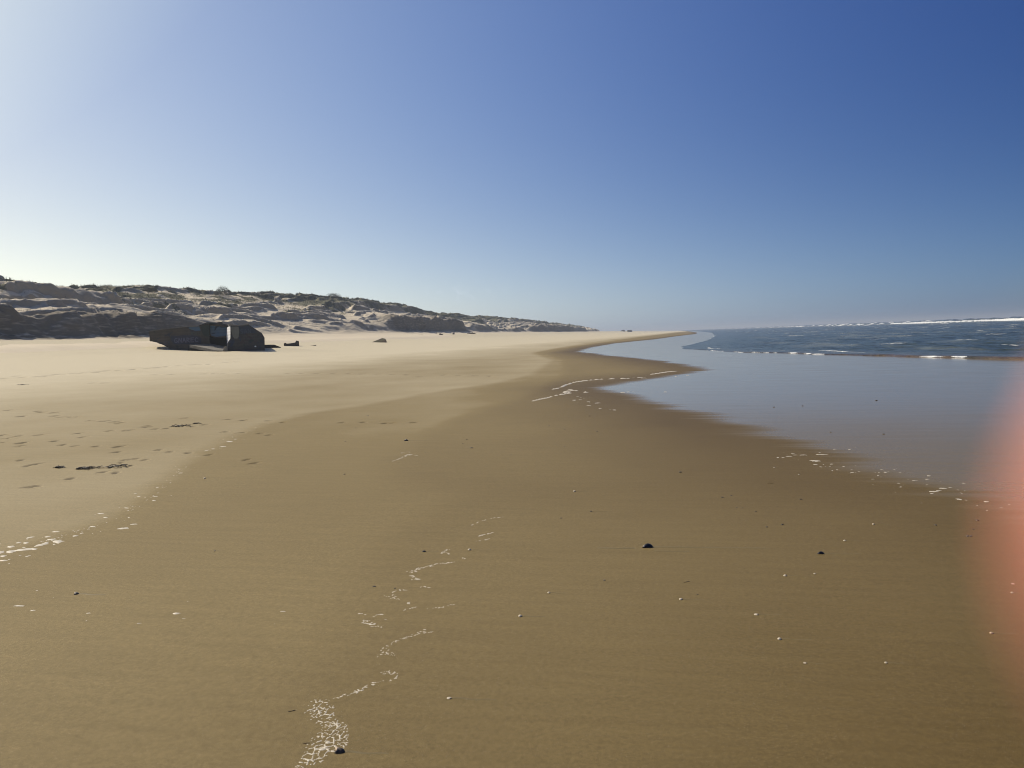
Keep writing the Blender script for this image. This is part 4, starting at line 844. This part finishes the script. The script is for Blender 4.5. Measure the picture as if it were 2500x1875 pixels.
# ------------------------------------------------------------------ the photographer's finger over the edge of the lens
sk = NT('skin'); sk.set(Base_Color=sk.mix(sk.noise(180, 2), (.50, .16, .12), (.68, .29, .22)), Roughness=.55, Normal=sk.bump(sk.noise(1800, 3), .2, .0003))
sk.p.inputs['Subsurface Weight'].default_value = .35; sk.p.inputs['Subsurface Scale'].default_value = .004; sk.p.inputs['Subsurface Radius'].default_value = (1, .3, .15)
def finger():
    V, Fc = [], []; n = 28
    prof = [(0, .0004, 0), (.0006, .0026, 0), (.002, .0046, 0), (.004, .0062, 0), (.007, .0074, 0), (.011, .0080, 0), (.017, .0081, 0), (.023, .0079, 0), (.027, .0083, .0003), (.031, .0080, .001), (.038, .0084, .002), (.046, .0089, .0035), (.052, .0094, .005), (.058, .0090, .0065), (.066, .0093, .009), (.075, .0097, .012), (.083, .0098, .0155)]
    for (a, r, c) in prof:
        for j in range(n):
            t = 6.2832*j/n; q = 1 - .07*abs(math.sin(t))
            V.append((a, r*math.cos(t)*q*1.02, r*math.sin(t)*q*.94+(-.0006 if math.sin(t) > 0 and a < .012 else 0)-c))
    for i in range(len(prof)-1):
        for j in range(n): Fc.append((i*n+j, (i+1)*n+j, (i+1)*n+(j+1) % n, i*n+(j+1) % n))
    Fc += [tuple(range(n)), tuple(range(len(prof)*n-1, (len(prof)-1)*n-1, -1))]
    o = mesh_obj('finger', V, Fc, sk.m, None, True); s = o.modifiers.new('s', 'SUBSURF'); s.render_levels = 2
    nv, nf = [], []
    for i in range(8):
        a = .0022+.0115*i/7
        for j in range(9):
            t = math.pi/2+(j/8-.5)*1.5; r = .0079*(1-.55*max(0, 1-i/2.2)**2)
            nv.append((a, r*math.cos(t)*1.0, r*math.sin(t)*.93-.0003))
    for i in range(7):
        for j in range(8): nf.append((i*9+j, i*9+j+1, (i+1)*9+j+1, (i+1)*9+j))
    nl = mesh_obj('fingernail', nv, nf, simple('nail', (.72, .45, .38), .3), o, True); sl = nl.modifiers.new('s', 'SOLIDIFY'); sl.thickness = .0004
    return o
fg = finger()
FD = .011; fx, fy = (2562-1250)/1878*FD, -(1285-937.5)/1878*FD
tip = Vector((0, 0, EYE)) + F_*FD + R_*fx + U_*fy
ax = (R_*1.0 - U_*.10 + F_*.05).normalized(); bz_ = (F_ - ax*F_.dot(ax)).normalized(); by_ = bz_.cross(ax)
fg.matrix_world = Matrix(((ax.x, by_.x, bz_.x, tip.x), (ax.y, by_.y, bz_.y, tip.y), (ax.z, by_.z, bz_.z, tip.z), (0, 0, 0, 1))) @ Matrix.Scale(.62, 4)
tag(fg, 'pink blurred fingertip of the photographer at the right edge of the lens', 'finger')

# ------------------------------------------------------------------ sea haze
hz = bpy.data.materials.new('haze'); hz.use_nodes = True; ht = hz.node_tree; ht.nodes.clear()
ho = ht.nodes.new('ShaderNodeOutputMaterial'); hv = ht.nodes.new('ShaderNodeVolumePrincipled')
hv.inputs['Color'].default_value = (.77, .86, 1.0, 1); hv.inputs['Density'].default_value = .00045; hv.inputs['Anisotropy'].default_value = .35
ht.links.new(hv.outputs[0], ho.inputs['Volume'])
a, b, z0, z1 = -32000, 32000, -9, 19
HV = [(x, y, z) for z in (z0, z1) for y in (a, b) for x in (a, b)]
tag(mesh_obj('haze', HV, [(0, 2, 3, 1), (4, 5, 7, 6), (0, 1, 5, 4), (2, 6, 7, 3), (0, 4, 6, 2), (1, 3, 7, 5)], hz), 'thin sea haze over the far beach', 'haze', kind='stuff')
